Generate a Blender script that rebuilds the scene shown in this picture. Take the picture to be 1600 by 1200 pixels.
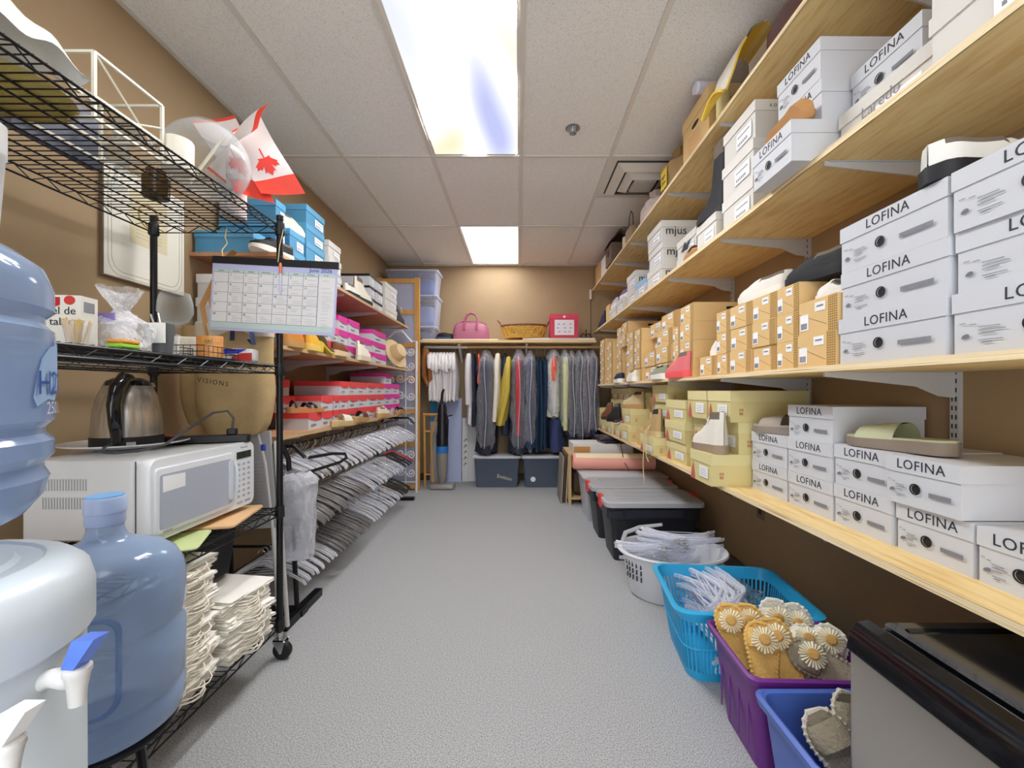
import bpy, math, random
from math import sin, cos, pi, radians as RAD, sqrt, atan2
from mathutils import Vector, Matrix
for o in list(bpy.data.objects): bpy.data.objects.remove(o)
S = bpy.context.scene
C = S.collection
rnd = random.Random(7)

# ---------------------------------------------------------------- camera, world, exposure
F = 660.0; VX = 810.0; VY = 611.0; H0 = 1.14; CEIL = 2.75
cam = bpy.data.cameras.new('camera'); camo = bpy.data.objects.new('camera', cam); C.objects.link(camo)
camo.location = (0, 0, H0); camo.rotation_euler = (pi/2, 0, 0)
cam.sensor_fit = 'HORIZONTAL'; cam.sensor_width = 36.0; cam.lens = F/1600*36
cam.shift_x = -(VX-800)/1600; cam.shift_y = (VY-600)/1600; cam.clip_start = 0.02
S.camera = camo
S.view_settings.view_transform = 'Standard'; S.view_settings.look = 'None'
S.view_settings.gamma = 1.0; S.view_settings.use_curve_mapping = False
S.view_settings.exposure = 0.88
LAMP = 24.0
w = bpy.data.worlds.new('world'); S.world = w; w.use_nodes = True
w.node_tree.nodes['Background'].inputs[0].default_value = (.93, .96, 1, 1)
w.node_tree.nodes['Background'].inputs[1].default_value = 2.1   # even ambient fill, added to come in through the opening behind the camera
S.cycles.max_bounces = 12; S.cycles.diffuse_bounces = 8; S.cycles.transparent_max_bounces = 24
S.cycles.transmission_bounces = 8; S.cycles.glossy_bounces = 3
S.cycles.sample_clamp_indirect = 6.0
S.cycles.caustics_refractive = False; S.cycles.caustics_reflective = False

# ---------------------------------------------------------------- materials
def lin(c):
    if isinstance(c, str):
        c = [int(c[i:i+2], 16)/255 for i in (0, 2, 4)]
    return tuple((x/12.92 if x <= .04045 else ((x+.055)/1.055)**2.4) for x in c) + (1,)
MATS = {}
def nt(m): return m.node_tree.nodes, m.node_tree.links
def base(name):
    m = bpy.data.materials.new(name); m.use_nodes = True
    return m, m.node_tree.nodes['Principled BSDF']
def mat(c, r=.6, metal=0, coat=0, sss=0, bump=0, bs=60, var=0, vs=8, spec=.5):
    """plain procedural material: colour with a little noise variation and bump"""
    k = ('p', c, r, metal, coat, bump, bs, var, vs, spec)
    if k in MATS: return MATS[k]
    m, b = base('mat_%s' % (c if isinstance(c, str) else 'x')); N, L = nt(m)
    b.inputs['Base Color'].default_value = lin(c); b.inputs['Roughness'].default_value = r
    b.inputs['Metallic'].default_value = metal; b.inputs['Coat Weight'].default_value = coat
    b.inputs['Specular IOR Level'].default_value = spec
    tc = N.new('ShaderNodeTexCoord')
    no = N.new('ShaderNodeTexNoise'); no.inputs['Scale'].default_value = vs; no.inputs['Detail'].default_value = 4
    L.new(tc.outputs['Object'], no.inputs['Vector'])
    v = var if var else .05
    cl = lin(c)
    mx = N.new('ShaderNodeMix'); mx.data_type = 'RGBA'
    mx.inputs[6].default_value = tuple(x*(1-v) for x in cl[:3]) + (1,)
    mx.inputs[7].default_value = tuple(min(1, x*(1+v)) for x in cl[:3]) + (1,)
    L.new(no.outputs['Fac'], mx.inputs[0]); L.new(mx.outputs[2], b.inputs['Base Color'])
    if bump:
        n2 = N.new('ShaderNodeTexNoise'); n2.inputs['Scale'].default_value = bs; n2.inputs['Detail'].default_value = 3
        L.new(tc.outputs['Object'], n2.inputs['Vector'])
        bp = N.new('ShaderNodeBump'); bp.inputs['Strength'].default_value = bump; bp.inputs['Distance'].default_value = .01
        L.new(n2.outputs['Fac'], bp.inputs['Height']); L.new(bp.outputs['Normal'], b.inputs['Normal'])
    MATS[k] = m; return m
def film(c='FFFFFF', alpha=.25, r=.15, bump=0, bs=20, name='clear_plastic', blend=.35, k_=.6):
    """thin clear or tinted plastic / glass: see-through with a glossy skin"""
    k = ('f', c, alpha, r, bump, bs, blend)
    if k in MATS: return MATS[k]
    m = bpy.data.materials.new(name); m.use_nodes = True; N, L = nt(m)
    b = N['Principled BSDF']; out = N['Material Output']
    b.inputs['Base Color'].default_value = lin(c); b.inputs['Roughness'].default_value = r
    tr = N.new('ShaderNodeBsdfTransparent'); cl = lin(c)
    tr.inputs[0].default_value = tuple(.55+.45*x for x in cl[:3]) + (1,)
    lw = N.new('ShaderNodeLayerWeight'); lw.inputs[0].default_value = blend
    ma = N.new('ShaderNodeMath'); ma.operation = 'MULTIPLY_ADD'; ma.use_clamp = True
    ma.inputs[1].default_value = k_; ma.inputs[2].default_value = alpha
    L.new(lw.outputs['Facing'], ma.inputs[0])
    ms = N.new('ShaderNodeMixShader'); L.new(ma.outputs[0], ms.inputs[0])
    L.new(tr.outputs[0], ms.inputs[1]); L.new(b.outputs[0], ms.inputs[2]); L.new(ms.outputs[0], out.inputs[0])
    if bump:
        tc = N.new('ShaderNodeTexCoord'); n2 = N.new('ShaderNodeTexNoise'); n2.inputs['Scale'].default_value = bs
        n2.inputs['Detail'].default_value = 3
        L.new(tc.outputs['Object'], n2.inputs['Vector'])
        bp = N.new('ShaderNodeBump'); bp.inputs['Strength'].default_value = bump; bp.inputs['Distance'].default_value = .02
        L.new(n2.outputs['Fac'], bp.inputs['Height'])
        for q in (b, lw): L.new(bp.outputs['Normal'], q.inputs['Normal'])
    MATS[k] = m; return m
def noisecol(name, cols, scale, r=.9, stretch=(1, 1, 1), bump=0, detail=6, coords='Object', rough_noise=.6, bscale=None):
    k = ('n', name)
    if k in MATS: return MATS[k]
    m, b = base(name); N, L = nt(m); b.inputs['Roughness'].default_value = r
    tc = N.new('ShaderNodeTexCoord'); mp = N.new('ShaderNodeMapping'); mp.inputs['Scale'].default_value = stretch
    L.new(tc.outputs[coords], mp.inputs[0])
    no = N.new('ShaderNodeTexNoise'); no.inputs['Scale'].default_value = scale; no.inputs['Detail'].default_value = detail
    no.inputs['Roughness'].default_value = rough_noise
    L.new(mp.outputs[0], no.inputs['Vector'])
    cr = N.new('ShaderNodeValToRGB'); e = cr.color_ramp.elements
    e[0].position, e[0].color = cols[0][0], lin(cols[0][1]); e[1].position, e[1].color = cols[-1][0], lin(cols[-1][1])
    for p, c in cols[1:-1]:
        q = e.new(p); q.color = lin(c)
    L.new(no.outputs['Fac'], cr.inputs[0]); L.new(cr.outputs[0], b.inputs['Base Color'])
    if bump:
        bp = N.new('ShaderNodeBump'); bp.inputs['Strength'].default_value = bump; bp.inputs['Distance'].default_value = .005
        src = no
        if bscale:
            src = N.new('ShaderNodeTexNoise'); src.inputs['Scale'].default_value = bscale; src.inputs['Detail'].default_value = 3
            L.new(mp.outputs[0], src.inputs['Vector'])
        L.new(src.outputs['Fac'], bp.inputs['Height']); L.new(bp.outputs['Normal'], b.inputs['Normal'])
    MATS[k] = m; return m
M_CARPET = noisecol('grey_carpet', [(.30, '6C6E70'), (.46, '9FA0A1'), (.54, 'A7A8A9'), (.70, 'CBCBCC')], 230, .97, bump=.4, detail=2)
M_WALL = noisecol('brown_wall_paint', [(.3, '9C8362'), (.7, 'A38A69')], 3, .75, bump=.05, bscale=220)
M_TILE = noisecol('ceiling_tile', [(.30, 'C4C1BC'), (.42, 'E9E8E4'), (.7, 'F3F2EE')], 190, .95, bump=.3, detail=3)
M_GRID = mat('D9D4CC', .6)
M_PLY = noisecol('birch_plywood', [(.25, 'CFA966'), (.5, 'E6C88C'), (.62, 'EAD096'), (.8, 'D8B478')], 5, .6, stretch=(9, 1.1, 9), bump=.05, detail=5)
M_PLYTOP = M_PLY
M_EDGE = noisecol('plywood_edge', [(.35, 'B08D58'), (.45, 'E8D3A8'), (.6, 'EEDDB8')], 4, .7, stretch=(1, .6, 60), detail=2)
M_LBOARD = noisecol('laminate_board', [(.3, 'B0825F'), (.7, 'BF916C')], 5, .55, stretch=(8, 1, 8))
M_LEDGE = noisecol('board_edge', [(.3, 'B99B72'), (.7, 'CDB086')], 5, .6, stretch=(1, 1, 20))
M_GREYMET = mat('C9CBCD', .4, .3)
M_BLACKMET = mat('15161A', .35, .4)
M_CHROME = mat('C8CACC', .2, .95)
M_WHITE = mat('EDEDED', .55)
M_BOXW = mat('C9CCD2', .6, var=.02)
M_BOXG = mat('D6D4CF', .65, var=.02)
M_INK = mat('2A2D38', .7)
M_GREYINK = mat('85878E', .7)
M_KRAFT = mat('DDBB82', .75, bump=.05, bs=200, var=.04)
M_YEL = mat('D6C98E', .7, var=.03)
M_YEL2 = mat('DDD29B', .7, var=.03)
M_RED = mat('E0484C', .6); M_MAG = mat('D8359B', .6); M_PINK = mat('E85C97', .6)
M_BLUEBOX = mat('4F94BE', .6); M_NAVY = mat('232A40', .7)
M_LABEL = mat('F2F3F5', .5)
M_BLACK = mat('101114', .5); M_BLACKG = mat('0C0D12', .15, coat=.3)
M_WOOD = noisecol('yellow_pine', [(.3, 'C98F45'), (.7, 'DDA95E')], 4, .5, stretch=(12, 12, 1))

# ---------------------------------------------------------------- mesh helpers
class MB:
    def __init__(s): s.v = []; s.f = []; s.m = []
    def add(s, vs, fs, m=0):
        n = len(s.v); s.v += [tuple(v) for v in vs]; s.f += [tuple(i+n for i in f) for f in fs]; s.m += [m]*len(fs); return s
    def box(s, x0, x1, y0, y1, z0, z1, m=0):
        return s.add([(x0, y0, z0), (x1, y0, z0), (x1, y1, z0), (x0, y1, z0), (x0, y0, z1), (x1, y0, z1), (x1, y1, z1), (x0, y1, z1)],
                     [(0, 3, 2, 1), (4, 5, 6, 7), (0, 1, 5, 4), (1, 2, 6, 5), (2, 3, 7, 6), (3, 0, 4, 7)], m)
    def loft(s, rings, m=0, cap0=True, cap1=True, closed=True):
        n = len(rings[0]); vs = [p for r in rings for p in r]; fs = []
        for i in range(len(rings)-1):
            for j in range(n if closed else n-1):
                k = (j+1) % n
                fs.append((i*n+j, i*n+k, (i+1)*n+k, (i+1)*n+j))
        if cap0: fs.append(tuple(range(n-1, -1, -1)))
        if cap1: fs.append(tuple((len(rings)-1)*n+j for j in range(n)))
        return s.add(vs, fs, m)
    def lathe(s, prof, n=24, c=(0, 0), m=0, cap=True, sx=1, sy=1):
        return s.loft([[(c[0]+r*sx*cos(2*pi*j/n), c[1]+r*sy*sin(2*pi*j/n), z) for j in range(n)] for r, z in prof], m, cap, cap)
    def tube(s, pts, r, n=8, m=0, closed=False, flat=1.0, up=None):
        P = [Vector(p) for p in pts]; rings = []
        prev = None
        for i, p in enumerate(P):
            if closed: t = P[(i+1) % len(P)]-P[i-1]
            else: t = P[min(i+1, len(P)-1)]-P[max(i-1, 0)]
            if t.length < 1e-9: t = Vector((0, 0, 1))
            t.normalize()
            if prev is None:
                a = Vector(up) if up else (Vector((0, 0, 1)) if abs(t.z) < .9 else Vector((1, 0, 0)))
                u = t.cross(a).normalized()
            else:
                u = (prev-t*prev.dot(t)); u = u.normalized() if u.length > 1e-6 else t.orthogonal().normalized()
            prev = u; q = t.cross(u)
            rr = r[i] if isinstance(r, (list, tuple)) else r
            rings.append([p+u*rr*cos(2*pi*j/n)+q*rr*flat*sin(2*pi*j/n) for j in range(n)])
        if closed: rings.append(rings[0]); return s.loft(rings, m, False, False)
        return s.loft(rings, m)
    def grid(s, fn, nu, nv, m=0):
        vs = [fn(i/nu, j/nv) for i in range(nu+1) for j in range(nv+1)]
        fs = [(i*(nv+1)+j, (i+1)*(nv+1)+j, (i+1)*(nv+1)+j+1, i*(nv+1)+j+1) for i in range(nu) for j in range(nv)]
        return s.add(vs, fs, m)
    def rbox(s, x0, x1, y0, y1, z0, z1, r=.01, e=.004, n=4, m=0):
        rg = lambda z, d: [(x, y, z) for x, y in rrect(x0+d, x1-d, y0+d, y1-d, max(r-d, .001), n)]
        return s.loft([rg(z0, e), rg(z0+e, 0), rg(z1-e, 0), rg(z1-e*.3, e*.3), rg(z1, e)], m)
    def sweep_box(s, x0, x1, y0, y1, z0, z1, tap=0, r=.02, n=4, th=.003, m=0):
        """open-topped tub with walls of thickness th, walls tapering in by tap at the bottom"""
        rg = lambda z, d: [(x, y, z) for x, y in rrect(x0+d, x1-d, y0+d, y1-d, max(r-d*.3, .002), n)]
        return s.loft([rg(z0, tap), rg(z1, 0), rg(z1, th), rg(z0+th, tap+th)], m)
    def prism(s, poly, x0, x1, ax='x', m=0):
        f = {'x': lambda a, b, t: (t, a, b), 'y': lambda a, b, t: (a, t, b), 'z': lambda a, b, t: (a, b, t)}[ax]
        return s.loft([[f(a, b, x0) for a, b in poly], [f(a, b, x1) for a, b in poly]], m)
    def sphere(s, c, r, n=12, m=0, sz=1.0):
        return s.loft([[(c[0]+r*sin(pi*(i+.02)/(n+.04))*cos(2*pi*j/(n*2)), c[1]+r*sin(pi*(i+.02)/(n+.04))*sin(2*pi*j/(n*2)), c[2]-r*sz*cos(pi*(i+.02)/(n+.04))) for j in range(n*2)] for i in range(n+1)], m)
    def xf(s, M):
        s.v = [tuple(M @ Vector(v)) for v in s.v]; return s
    def build(s, name, mats, parent=None, loc=None, rot=None, ang=38, cat=None, label=None, group=None, kind=None):
        me = bpy.data.meshes.new(name); me.from_pydata(s.v, [], s.f); me.update()
        if not isinstance(mats, (list, tuple)): mats = [mats]
        for q in mats: me.materials.append(q)
        if len(mats) > 1: me.polygons.foreach_set('material_index', s.m)
        import bmesh
        bm = bmesh.new(); bm.from_mesh(me); bmesh.ops.recalc_face_normals(bm, faces=bm.faces); bm.to_mesh(me); bm.free()
        me.polygons.foreach_set('use_smooth', [True]*len(me.polygons)); me.set_sharp_from_angle(angle=RAD(ang))
        o = bpy.data.objects.new(name, me); C.objects.link(o)
        if parent: o.parent = parent
        if loc: o.location = loc
        if rot: o.rotation_euler = rot
        tag(o, label, cat, group, kind); return o
def rrect(x0, x1, y0, y1, r, n=4):
    p = []
    for cx, cy, a in ((x1-r, y1-r, 0), (x0+r, y1-r, pi/2), (x0+r, y0+r, pi), (x1-r, y0+r, 1.5*pi)):
        for i in range(n+1): t = a+pi/2*i/n; p.append((cx+r*cos(t), cy+r*sin(t)))
    return p
def tag(o, label=None, cat=None, group=None, kind=None):
    if label: o['label'] = label
    if cat: o['category'] = cat
    if group: o['group'] = group
    if kind: o['kind'] = kind
    return o
def thing(name, label, cat, loc=(0, 0, 0), rz=0, group=None, rot=None):
    o = bpy.data.objects.new(name, None); C.objects.link(o); o.location = loc
    o.rotation_euler = rot if rot else (0, 0, rz); o.empty_display_size = .05
    return tag(o, label, cat, group)
def dup(root, loc=None, rot=None, label=None, group=None):
    r = root.copy(); C.objects.link(r)
    if loc: r.location = loc
    if rot: r.rotation_euler = rot
    if label: r['label'] = label
    if group: r['group'] = group
    for ch in list(root.children):
        c = ch.copy(); C.objects.link(c); c.parent = r
        for g in list(ch.children):
            d = g.copy(); C.objects.link(d); d.parent = c
    return r
TXT = {}
def text_mesh(body, size=1.0, ext=0.0, spacing=1.0, align='CENTER'):
    k = (body, size, ext, spacing, align)
    if k in TXT: return TXT[k]
    cu = bpy.data.curves.new('t', 'FONT'); cu.body = body; cu.size = size; cu.extrude = ext; cu.space_character = spacing
    cu.align_x = align; cu.align_y = 'CENTER'; cu.resolution_u = 3
    o = bpy.data.objects.new('t', cu); C.objects.link(o)
    dg = bpy.context.evaluated_depsgraph_get(); me = bpy.data.meshes.new_from_object(o.evaluated_get(dg))
    bpy.data.objects.remove(o); TXT[k] = me; return me
FACE = {'-x': Matrix(((0, 0, -1), (-1, 0, 0), (0, 1, 0))), '-y': Matrix(((1, 0, 0), (0, 0, -1), (0, 1, 0))),
        '+x': Matrix(((0, 0, 1), (1, 0, 0), (0, 1, 0))), 'z': Matrix.Identity(3)}
def lettering(body, size, mt, parent, loc, face, name='lettering', ext=0.0003, spacing=1.0, align='CENTER', tilt=0):
    me = text_mesh(body, size, ext, spacing, align)
    if mt.name not in me.materials:
        if len(me.materials): me = me.copy(); me.materials.clear(); TXT[(body, size, ext, spacing, align)] = me
        me.materials.append(mt)
    o = bpy.data.objects.new(name, me); C.objects.link(o)
    if parent: o.parent = parent
    R = FACE[face]
    if tilt: R = R @ Matrix.Rotation(tilt, 3, 'Z')
    o.matrix_local = Matrix.Translation(loc) @ R.to_4x4(); return o
def dR(px, x): return F*x/(px-VX)
def Z(py, d): return H0+(VY-py)*d/F

# ---------------------------------------------------------------- room shell
XL, XR, YB, YF = -1.655, 1.365, -1.1, 5.42
def struct(name, mb, m, parent=None, **k):
    return mb.build(name, m, parent, kind=None if parent else 'structure', **k)
struct('floor', MB().box(XL-.1, XR+.1, YB-.1, YF+.1, -.1, 0), M_CARPET)
struct('wall_left', MB().box(XL-.1, XL, YB, YF+.1, 0, CEIL+.1), M_WALL)
struct('wall_right', MB().box(XR, XR+.1, YB, YF+.1, 0, CEIL+.1), M_WALL)
struct('wall_back', MB().box(XL, XR, YF, YF+.1, 0, CEIL+.1), M_WALL)
wf = MB(); wf.box(XL, -1.15, YB-.1, YB, 0, CEIL+.1); wf.box(.95, XR, YB-.1, YB, 0, CEIL+.1); wf.box(-1.15, .95, YB-.1, YB, 2.4, CEIL+.1)
struct('wall_front', wf, M_WALL)   # unseen wall, wide opening added so the world fill reaches the shelves
ceil = struct('ceiling', MB().box(XL-.1, XR+.1, YB-.1, YF+.1, CEIL, CEIL+.1), M_TILE)
GX = [-1.20, -.59, .02, .63, 1.24]; GY = [-1.993, -.773, .447, 1.667, 2.887, 4.107, 5.327]
g = MB()
for x in GX: g.box(x-.012, x+.012, YB, YF, CEIL-.011, CEIL)
for y in GY: g.box(XL, XR, y-.012, y+.012, CEIL-.012, CEIL-.001)
g.box(XL, XL+.022, YB, YF, CEIL-.006, CEIL); g.box(XR-.022, XR, YB, YF, CEIL-.006, CEIL); g.box(XL, XR, YF-.022, YF, CEIL-.006, CEIL)
g.box(.63, 1.24, 3.485, 3.509, CEIL-.005, CEIL-.001)
struct('ceiling_grid', g, M_GRID, ceil)
struct('baseboard_left', MB().box(XL, XL+.012, YB, YF, 0, .09), mat('4A3A30', .5))
struct('baseboard_right', MB().box(XR-.012, XR, YB, YF, 0, .09), mat('4A3A30', .5))
struct('baseboard_back', MB().box(XL, XR, YF-.012, YF, 0, .09), mat('4A3A30', .5))

def emit(name, sky, k=1.0):
    m = bpy.data.materials.new(name); m.use_nodes = True; N, L = nt(m)
    N.remove(N['Principled BSDF']); e = N.new('ShaderNodeEmission'); e.inputs[1].default_value = LAMP*k
    L.new(e.outputs[0], N['Material Output'].inputs[0]); e.inputs[0].default_value = (.95, .97, 1, 1)
    if sky:   # printed sky film over the tubes: thin blue and yellow streaks
        e.inputs[1].default_value = LAMP
        tc = N.new('ShaderNodeTexCoord'); mp = N.new('ShaderNodeMapping'); mp.inputs['Scale'].default_value = (2.6, .9, 1)
        mp.inputs['Location'].default_value = (3.1, 1.2, 0)
        L.new(tc.outputs['Object'], mp.inputs[0]); no = N.new('ShaderNodeTexNoise'); no.inputs['Scale'].default_value = .9
        no.inputs['Distortion'].default_value = .9; no.inputs['Detail'].default_value = 0
        L.new(mp.outputs[0], no.inputs['Vector']); cr = N.new('ShaderNodeValToRGB'); E = cr.color_ramp.elements
        K = 1/(LAMP*2**S.view_settings.exposure); E[0].position = .24; E[0].color = (.58*K, .62*K, .97*K, 1); E[1].position = .80; E[1].color = (1.0*K, .94*K, .62*K, 1)
        for p, c in ((.39, (1.02*K, 1.04*K, 1.1*K, 1)), (.43, (1, 1, 1, 1)), (.60, (1, 1, 1, 1)), (.66, (1.1*K, 1.08*K, K, 1))):
            q = E.new(p); q.color = c
        L.new(no.outputs['Fac'], cr.inputs[0]); L.new(cr.outputs[0], e.inputs[0])
    return m
def ceiling_light(y0, y1, label, sky, k=1.0):
    t = thing('ceiling_light', label, 'ceiling light', (-.285, (y0+y1)/2, CEIL), group='recessed ceiling lights')
    h = (y1-y0)/2
    MB().box(-.277, .277, -h, h, -.0056, -.0045).build('diffuser', emit('lit_diffuser_sky' if sky else 'lit_diffuser', sky, k), t)
    f = MB(); f.box(-.297, -.278, -h-.017, h+.017, -.005, 0); f.box(.278, .297, -h-.017, h+.017, -.005, 0)
    f.box(-.278, .278, -h-.017, -h-.001, -.005, 0); f.box(-.278, .278, h+.001, h+.017, -.005, 0); f.build('frame', M_GRID, t)
ceiling_light(4.13, 5.30, 'small-looking plain white ceiling light panel nearest the back wall', False, .24)
ceiling_light(1.69, 2.86, 'large ceiling light panel printed with yellow and blue sky streaks', True)
ceiling_light(-.75, .42, 'unseen ceiling light panel added behind the camera as fill', False, .25)  # unseen panel added for fill, continuing the spacing of the other two

def upright(y, z0, z1, x=XR, s=-1, label=''):
    t = thing('shelf_upright', label, 'shelf upright', (x, y, z0), group='slotted wall uprights')
    b = MB(); b.box(s*.014, 0, -.013, .013, 0, z1-z0); b.build('rail', M_GREYMET, t)
    sl = MB(); z = .02
    while z < z1-z0-.02:
        sl.box(s*.0146, s*.0135, -.008, -.004, z, z+.014); sl.box(s*.0146, s*.0135, .004, .008, z, z+.014); z += .028
    sl.build('slots', M_BLACK, t)
UP = [1.31, 1.98, 2.68, 3.58, 4.15, 4.9]
for i, y in enumerate(UP):
    upright(y, .50, 2.62, label=['slotted grey wall upright above the mini fridge', 'slotted upright behind the white shoe boxes over the purple bin', 'slotted upright behind the cyan laundry basket wall', 'slotted upright on the right wall above the black totes', 'slotted upright on the right wall behind the pink roll', 'slotted upright on the right wall nearest the back'][i])
def shelf(label, side, xf, xw, y0, y1, z0, z1, brk, mboard, medge):
    t = thing('wall_shelf', label, 'shelf', (0, 0, 0))
    e = .004*side
    MB().box(min(xf+e*0, xw), max(xf, xw), y0, y1, z0, z1).build('board', mboard, t)
    MB().box(min(xf-.0015*side, xf+.002*side), max(xf-.0015*side, xf+.002*side), y0, y1, z0, z1).build('front_edge', medge, t)
    for y in brk:
        L = abs(xw-xf)-.03
        poly = [(0, 0), (-side*L, 0), (-side*L, -.014), (-side*.12, -.045), (-side*.05, -.075), (0, -.08)]
        b = MB(); b.prism([(xw-side*.012+a, z0+c) for a, c in poly], y-.003, y+.003, 'y')
        b.box(min(xw-side*.012, xw-side*L), max(xw-side*.012, xw-side*L), y-.009, y+.009, z0-.003, z0-.0005)
        b.build('bracket', M_GREYMET, t)
    return t
XF = .93
R1, R2, R3, R4 = .707, 1.218, 1.871, 2.415
TH = .019
shelf('lowest plywood shelf on the right wall holding white and yellow shoe boxes', 1, XF, XR-.002, .2, 5.2, R1-TH, R1, UP, M_PLY, M_EDGE)
shelf('second plywood shelf on the right wall holding kraft shoe boxes at eye level', 1, XF, XR-.002, .2, 5.25, R2-TH, R2, UP, M_PLY, M_EDGE)
shelf('third plywood shelf on the right wall seen from below with knots', 1, XF, XR-.002, .2, 5.25, R3-TH, R3, UP, M_PLY, M_EDGE)
shelf('topmost plywood shelf on the right wall just under the ceiling', 1, XF, XR-.002, .2, 5.3, R4-TH, R4, UP, M_PLY, M_EDGE)
LF = -1.20; L1, L2, L3 = .91, 1.374, 1.838
LB = [2.35, 2.95, 3.65, 4.4]
shelf('lower left wall shelf holding red-lidded shoe boxes above the hangers', -1, LF, XL+.002, 2.12, 4.68, L1-TH, L1, LB, M_LBOARD, M_LEDGE)
shelf('middle left wall shelf holding pink-lidded shoe boxes', -1, LF, XL+.002, 2.12, 4.68, L2-TH, L2, LB, M_LBOARD, M_LEDGE)
shelf('upper left wall shelf holding blue and white shoe boxes', -1, LF, XL+.002, 2.12, 4.62, L3-TH, L3, LB, M_LBOARD, M_LEDGE)
for i, y in enumerate(LB): upright(y, .75, 2.2, XL, 1, ['slotted upright on the left wall nearest the wire rack', 'second slotted upright on the left wall from the wire rack', 'third slotted upright on the left wall from the wire rack', 'slotted upright on the left wall beside the iron screen'][i])

# ceiling air vent and sprinkler
t = thing('air_vent', 'square metal air vent in the ceiling beside the top right shelf', 'air vent', (.935, 3.19, CEIL))
MB().box(-.29, .29, -.29, .29, -.004, 0).build('frame', M_GRID, t)
def sqring(mb, r0, r1, z0, z1):
    a = [(r0*x, r0*y, z0) for x, y in ((-1, -1), (1, -1), (1, 1), (-1, 1))]; b = [(r1*x, r1*y, z1) for x, y in ((-1, -1), (1, -1), (1, 1), (-1, 1))]
    mb.loft([a, b, [(p[0], p[1], p[2]-.002) for p in b], [(p[0], p[1], p[2]-.002) for p in a]], 0, False, False)
MB().box(-.245, .245, -.245, .245, -.006, -.004).build('throat', mat('4A4845', .8), t)
for i, (r0, r1, z) in enumerate(((.235, .175, -.012), (.155, .10, -.03))):
    v = MB(); sqring(v, r0, r1, z, z-.035); v.build('louver', mat('D8D2C8', .5), t)
v = MB(); v.loft([[(s*x, s*y, z) for x, y in ((-1, -1), (1, -1), (1, 1), (-1, 1))] for s, z in ((.085, -.055), (.08, -.07))]); v.build('centre_plate', mat('C2BBB1', .5), t)
t = thing('sprinkler_head', 'small chrome fire sprinkler in the ceiling tile right of the light', 'sprinkler', (.333, 2.585, CEIL))
MB().lathe([(.045, 0), (.045, -.004), (.02, -.006)], 20).build('escutcheon', M_CHROME, t)
b = MB().lathe([(.01, -.006), (.01, -.03), (.022, -.032), (.022, -.035), (.003, -.036)], 14)
b.tube([(-.014, 0, -.006), (-.016, 0, -.02), (-.008, 0, -.033)], .003, 6); b.tube([(.014, 0, -.006), (.016, 0, -.02), (.008, 0, -.033)], .003, 6); b.build('deflector', M_CHROME, t)
# ---------------------------------------------------------------- shoe boxes
LV = {1: ['only box'], 2: ['lower box', 'upper box'], 3: ['bottom box', 'middle box', 'top box'],
      4: ['bottom box', 'second box up', 'third box up', 'top box'], 5: ['bottom box', 'second box up', 'middle box', 'fourth box up', 'top box']}
def pattern_mat():
    m, b = base('kraft_print'); N, L = nt(m); b.inputs['Roughness'].default_value = .75
    tc = N.new('ShaderNodeTexCoord'); mp = N.new('ShaderNodeMapping'); mp.inputs['Rotation'].default_value = (RAD(45), 0, 0)
    L.new(tc.outputs['Object'], mp.inputs[0]); ck = N.new('ShaderNodeTexChecker'); ck.inputs['Scale'].default_value = 190
    L.new(mp.outputs[0], ck.inputs['Vector']); ck.inputs[1].default_value = lin('CFA968'); ck.inputs[2].default_value = lin('8A6A3C')
    L.new(ck.outputs[0], b.inputs['Base Color']); return m
M_PRINT = pattern_mat()
KIND = dict(
    lofina=('white lettered shoe box', M_BOXW, M_BOXW, .043), kraft=('kraft shoe box', M_KRAFT, None, 0),
    plain=('plain kraft shoe box', M_KRAFT, None, 0),
    yellow=('pale yellow shoe box', M_YEL, M_YEL2, .05), red=('red-lidded shoe box', M_BOXW, M_RED, .034),
    pink=('pink-lidded shoe box', M_BOXW, M_PINK, .034), magenta=('magenta-lidded shoe box', M_BOXW, M_MAG, .034),
    blue=('blue shoe box', M_BLUEBOX, mat('5CA3CC', .6), .035), white=('white shoe box', M_BOXG, M_BOXG, .04),
    grey=('grey-white shoe box', mat('D5D3CE', .6), mat('DEDCD7', .6), .045), navy=('navy shoe box', M_NAVY, mat('2C3450', .6), .035),
    mjus=('side-lettered shoe box', M_BOXG, M_BOXG, .045), bluelid=('pale blue lidded shoe box', M_BOXW, mat('8FBBE0', .6), .035),
    stripe=('black-banded shoe box', M_BOXW, M_BLACK, .02), bird=('bird-print shoe box', M_BOXG, M_BOXG, .045))
def rect_yz(mb, y0, y1, z0, z1, x=-.0012, m=0):
    mb.box(x, x+.001, min(y0, y1), max(y0, y1), z0, z1, m)
def bars(mb, y0, y1, z0, z1, n, x=-.0018, fill=.55, m=0):
    for i in range(n):
        a = y0+(y1-y0)*i/n; mb.box(x, x+.0008, min(a, a+(y1-y0)/n*fill), max(a, a+(y1-y0)/n*fill), z0, z1, m)
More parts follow.
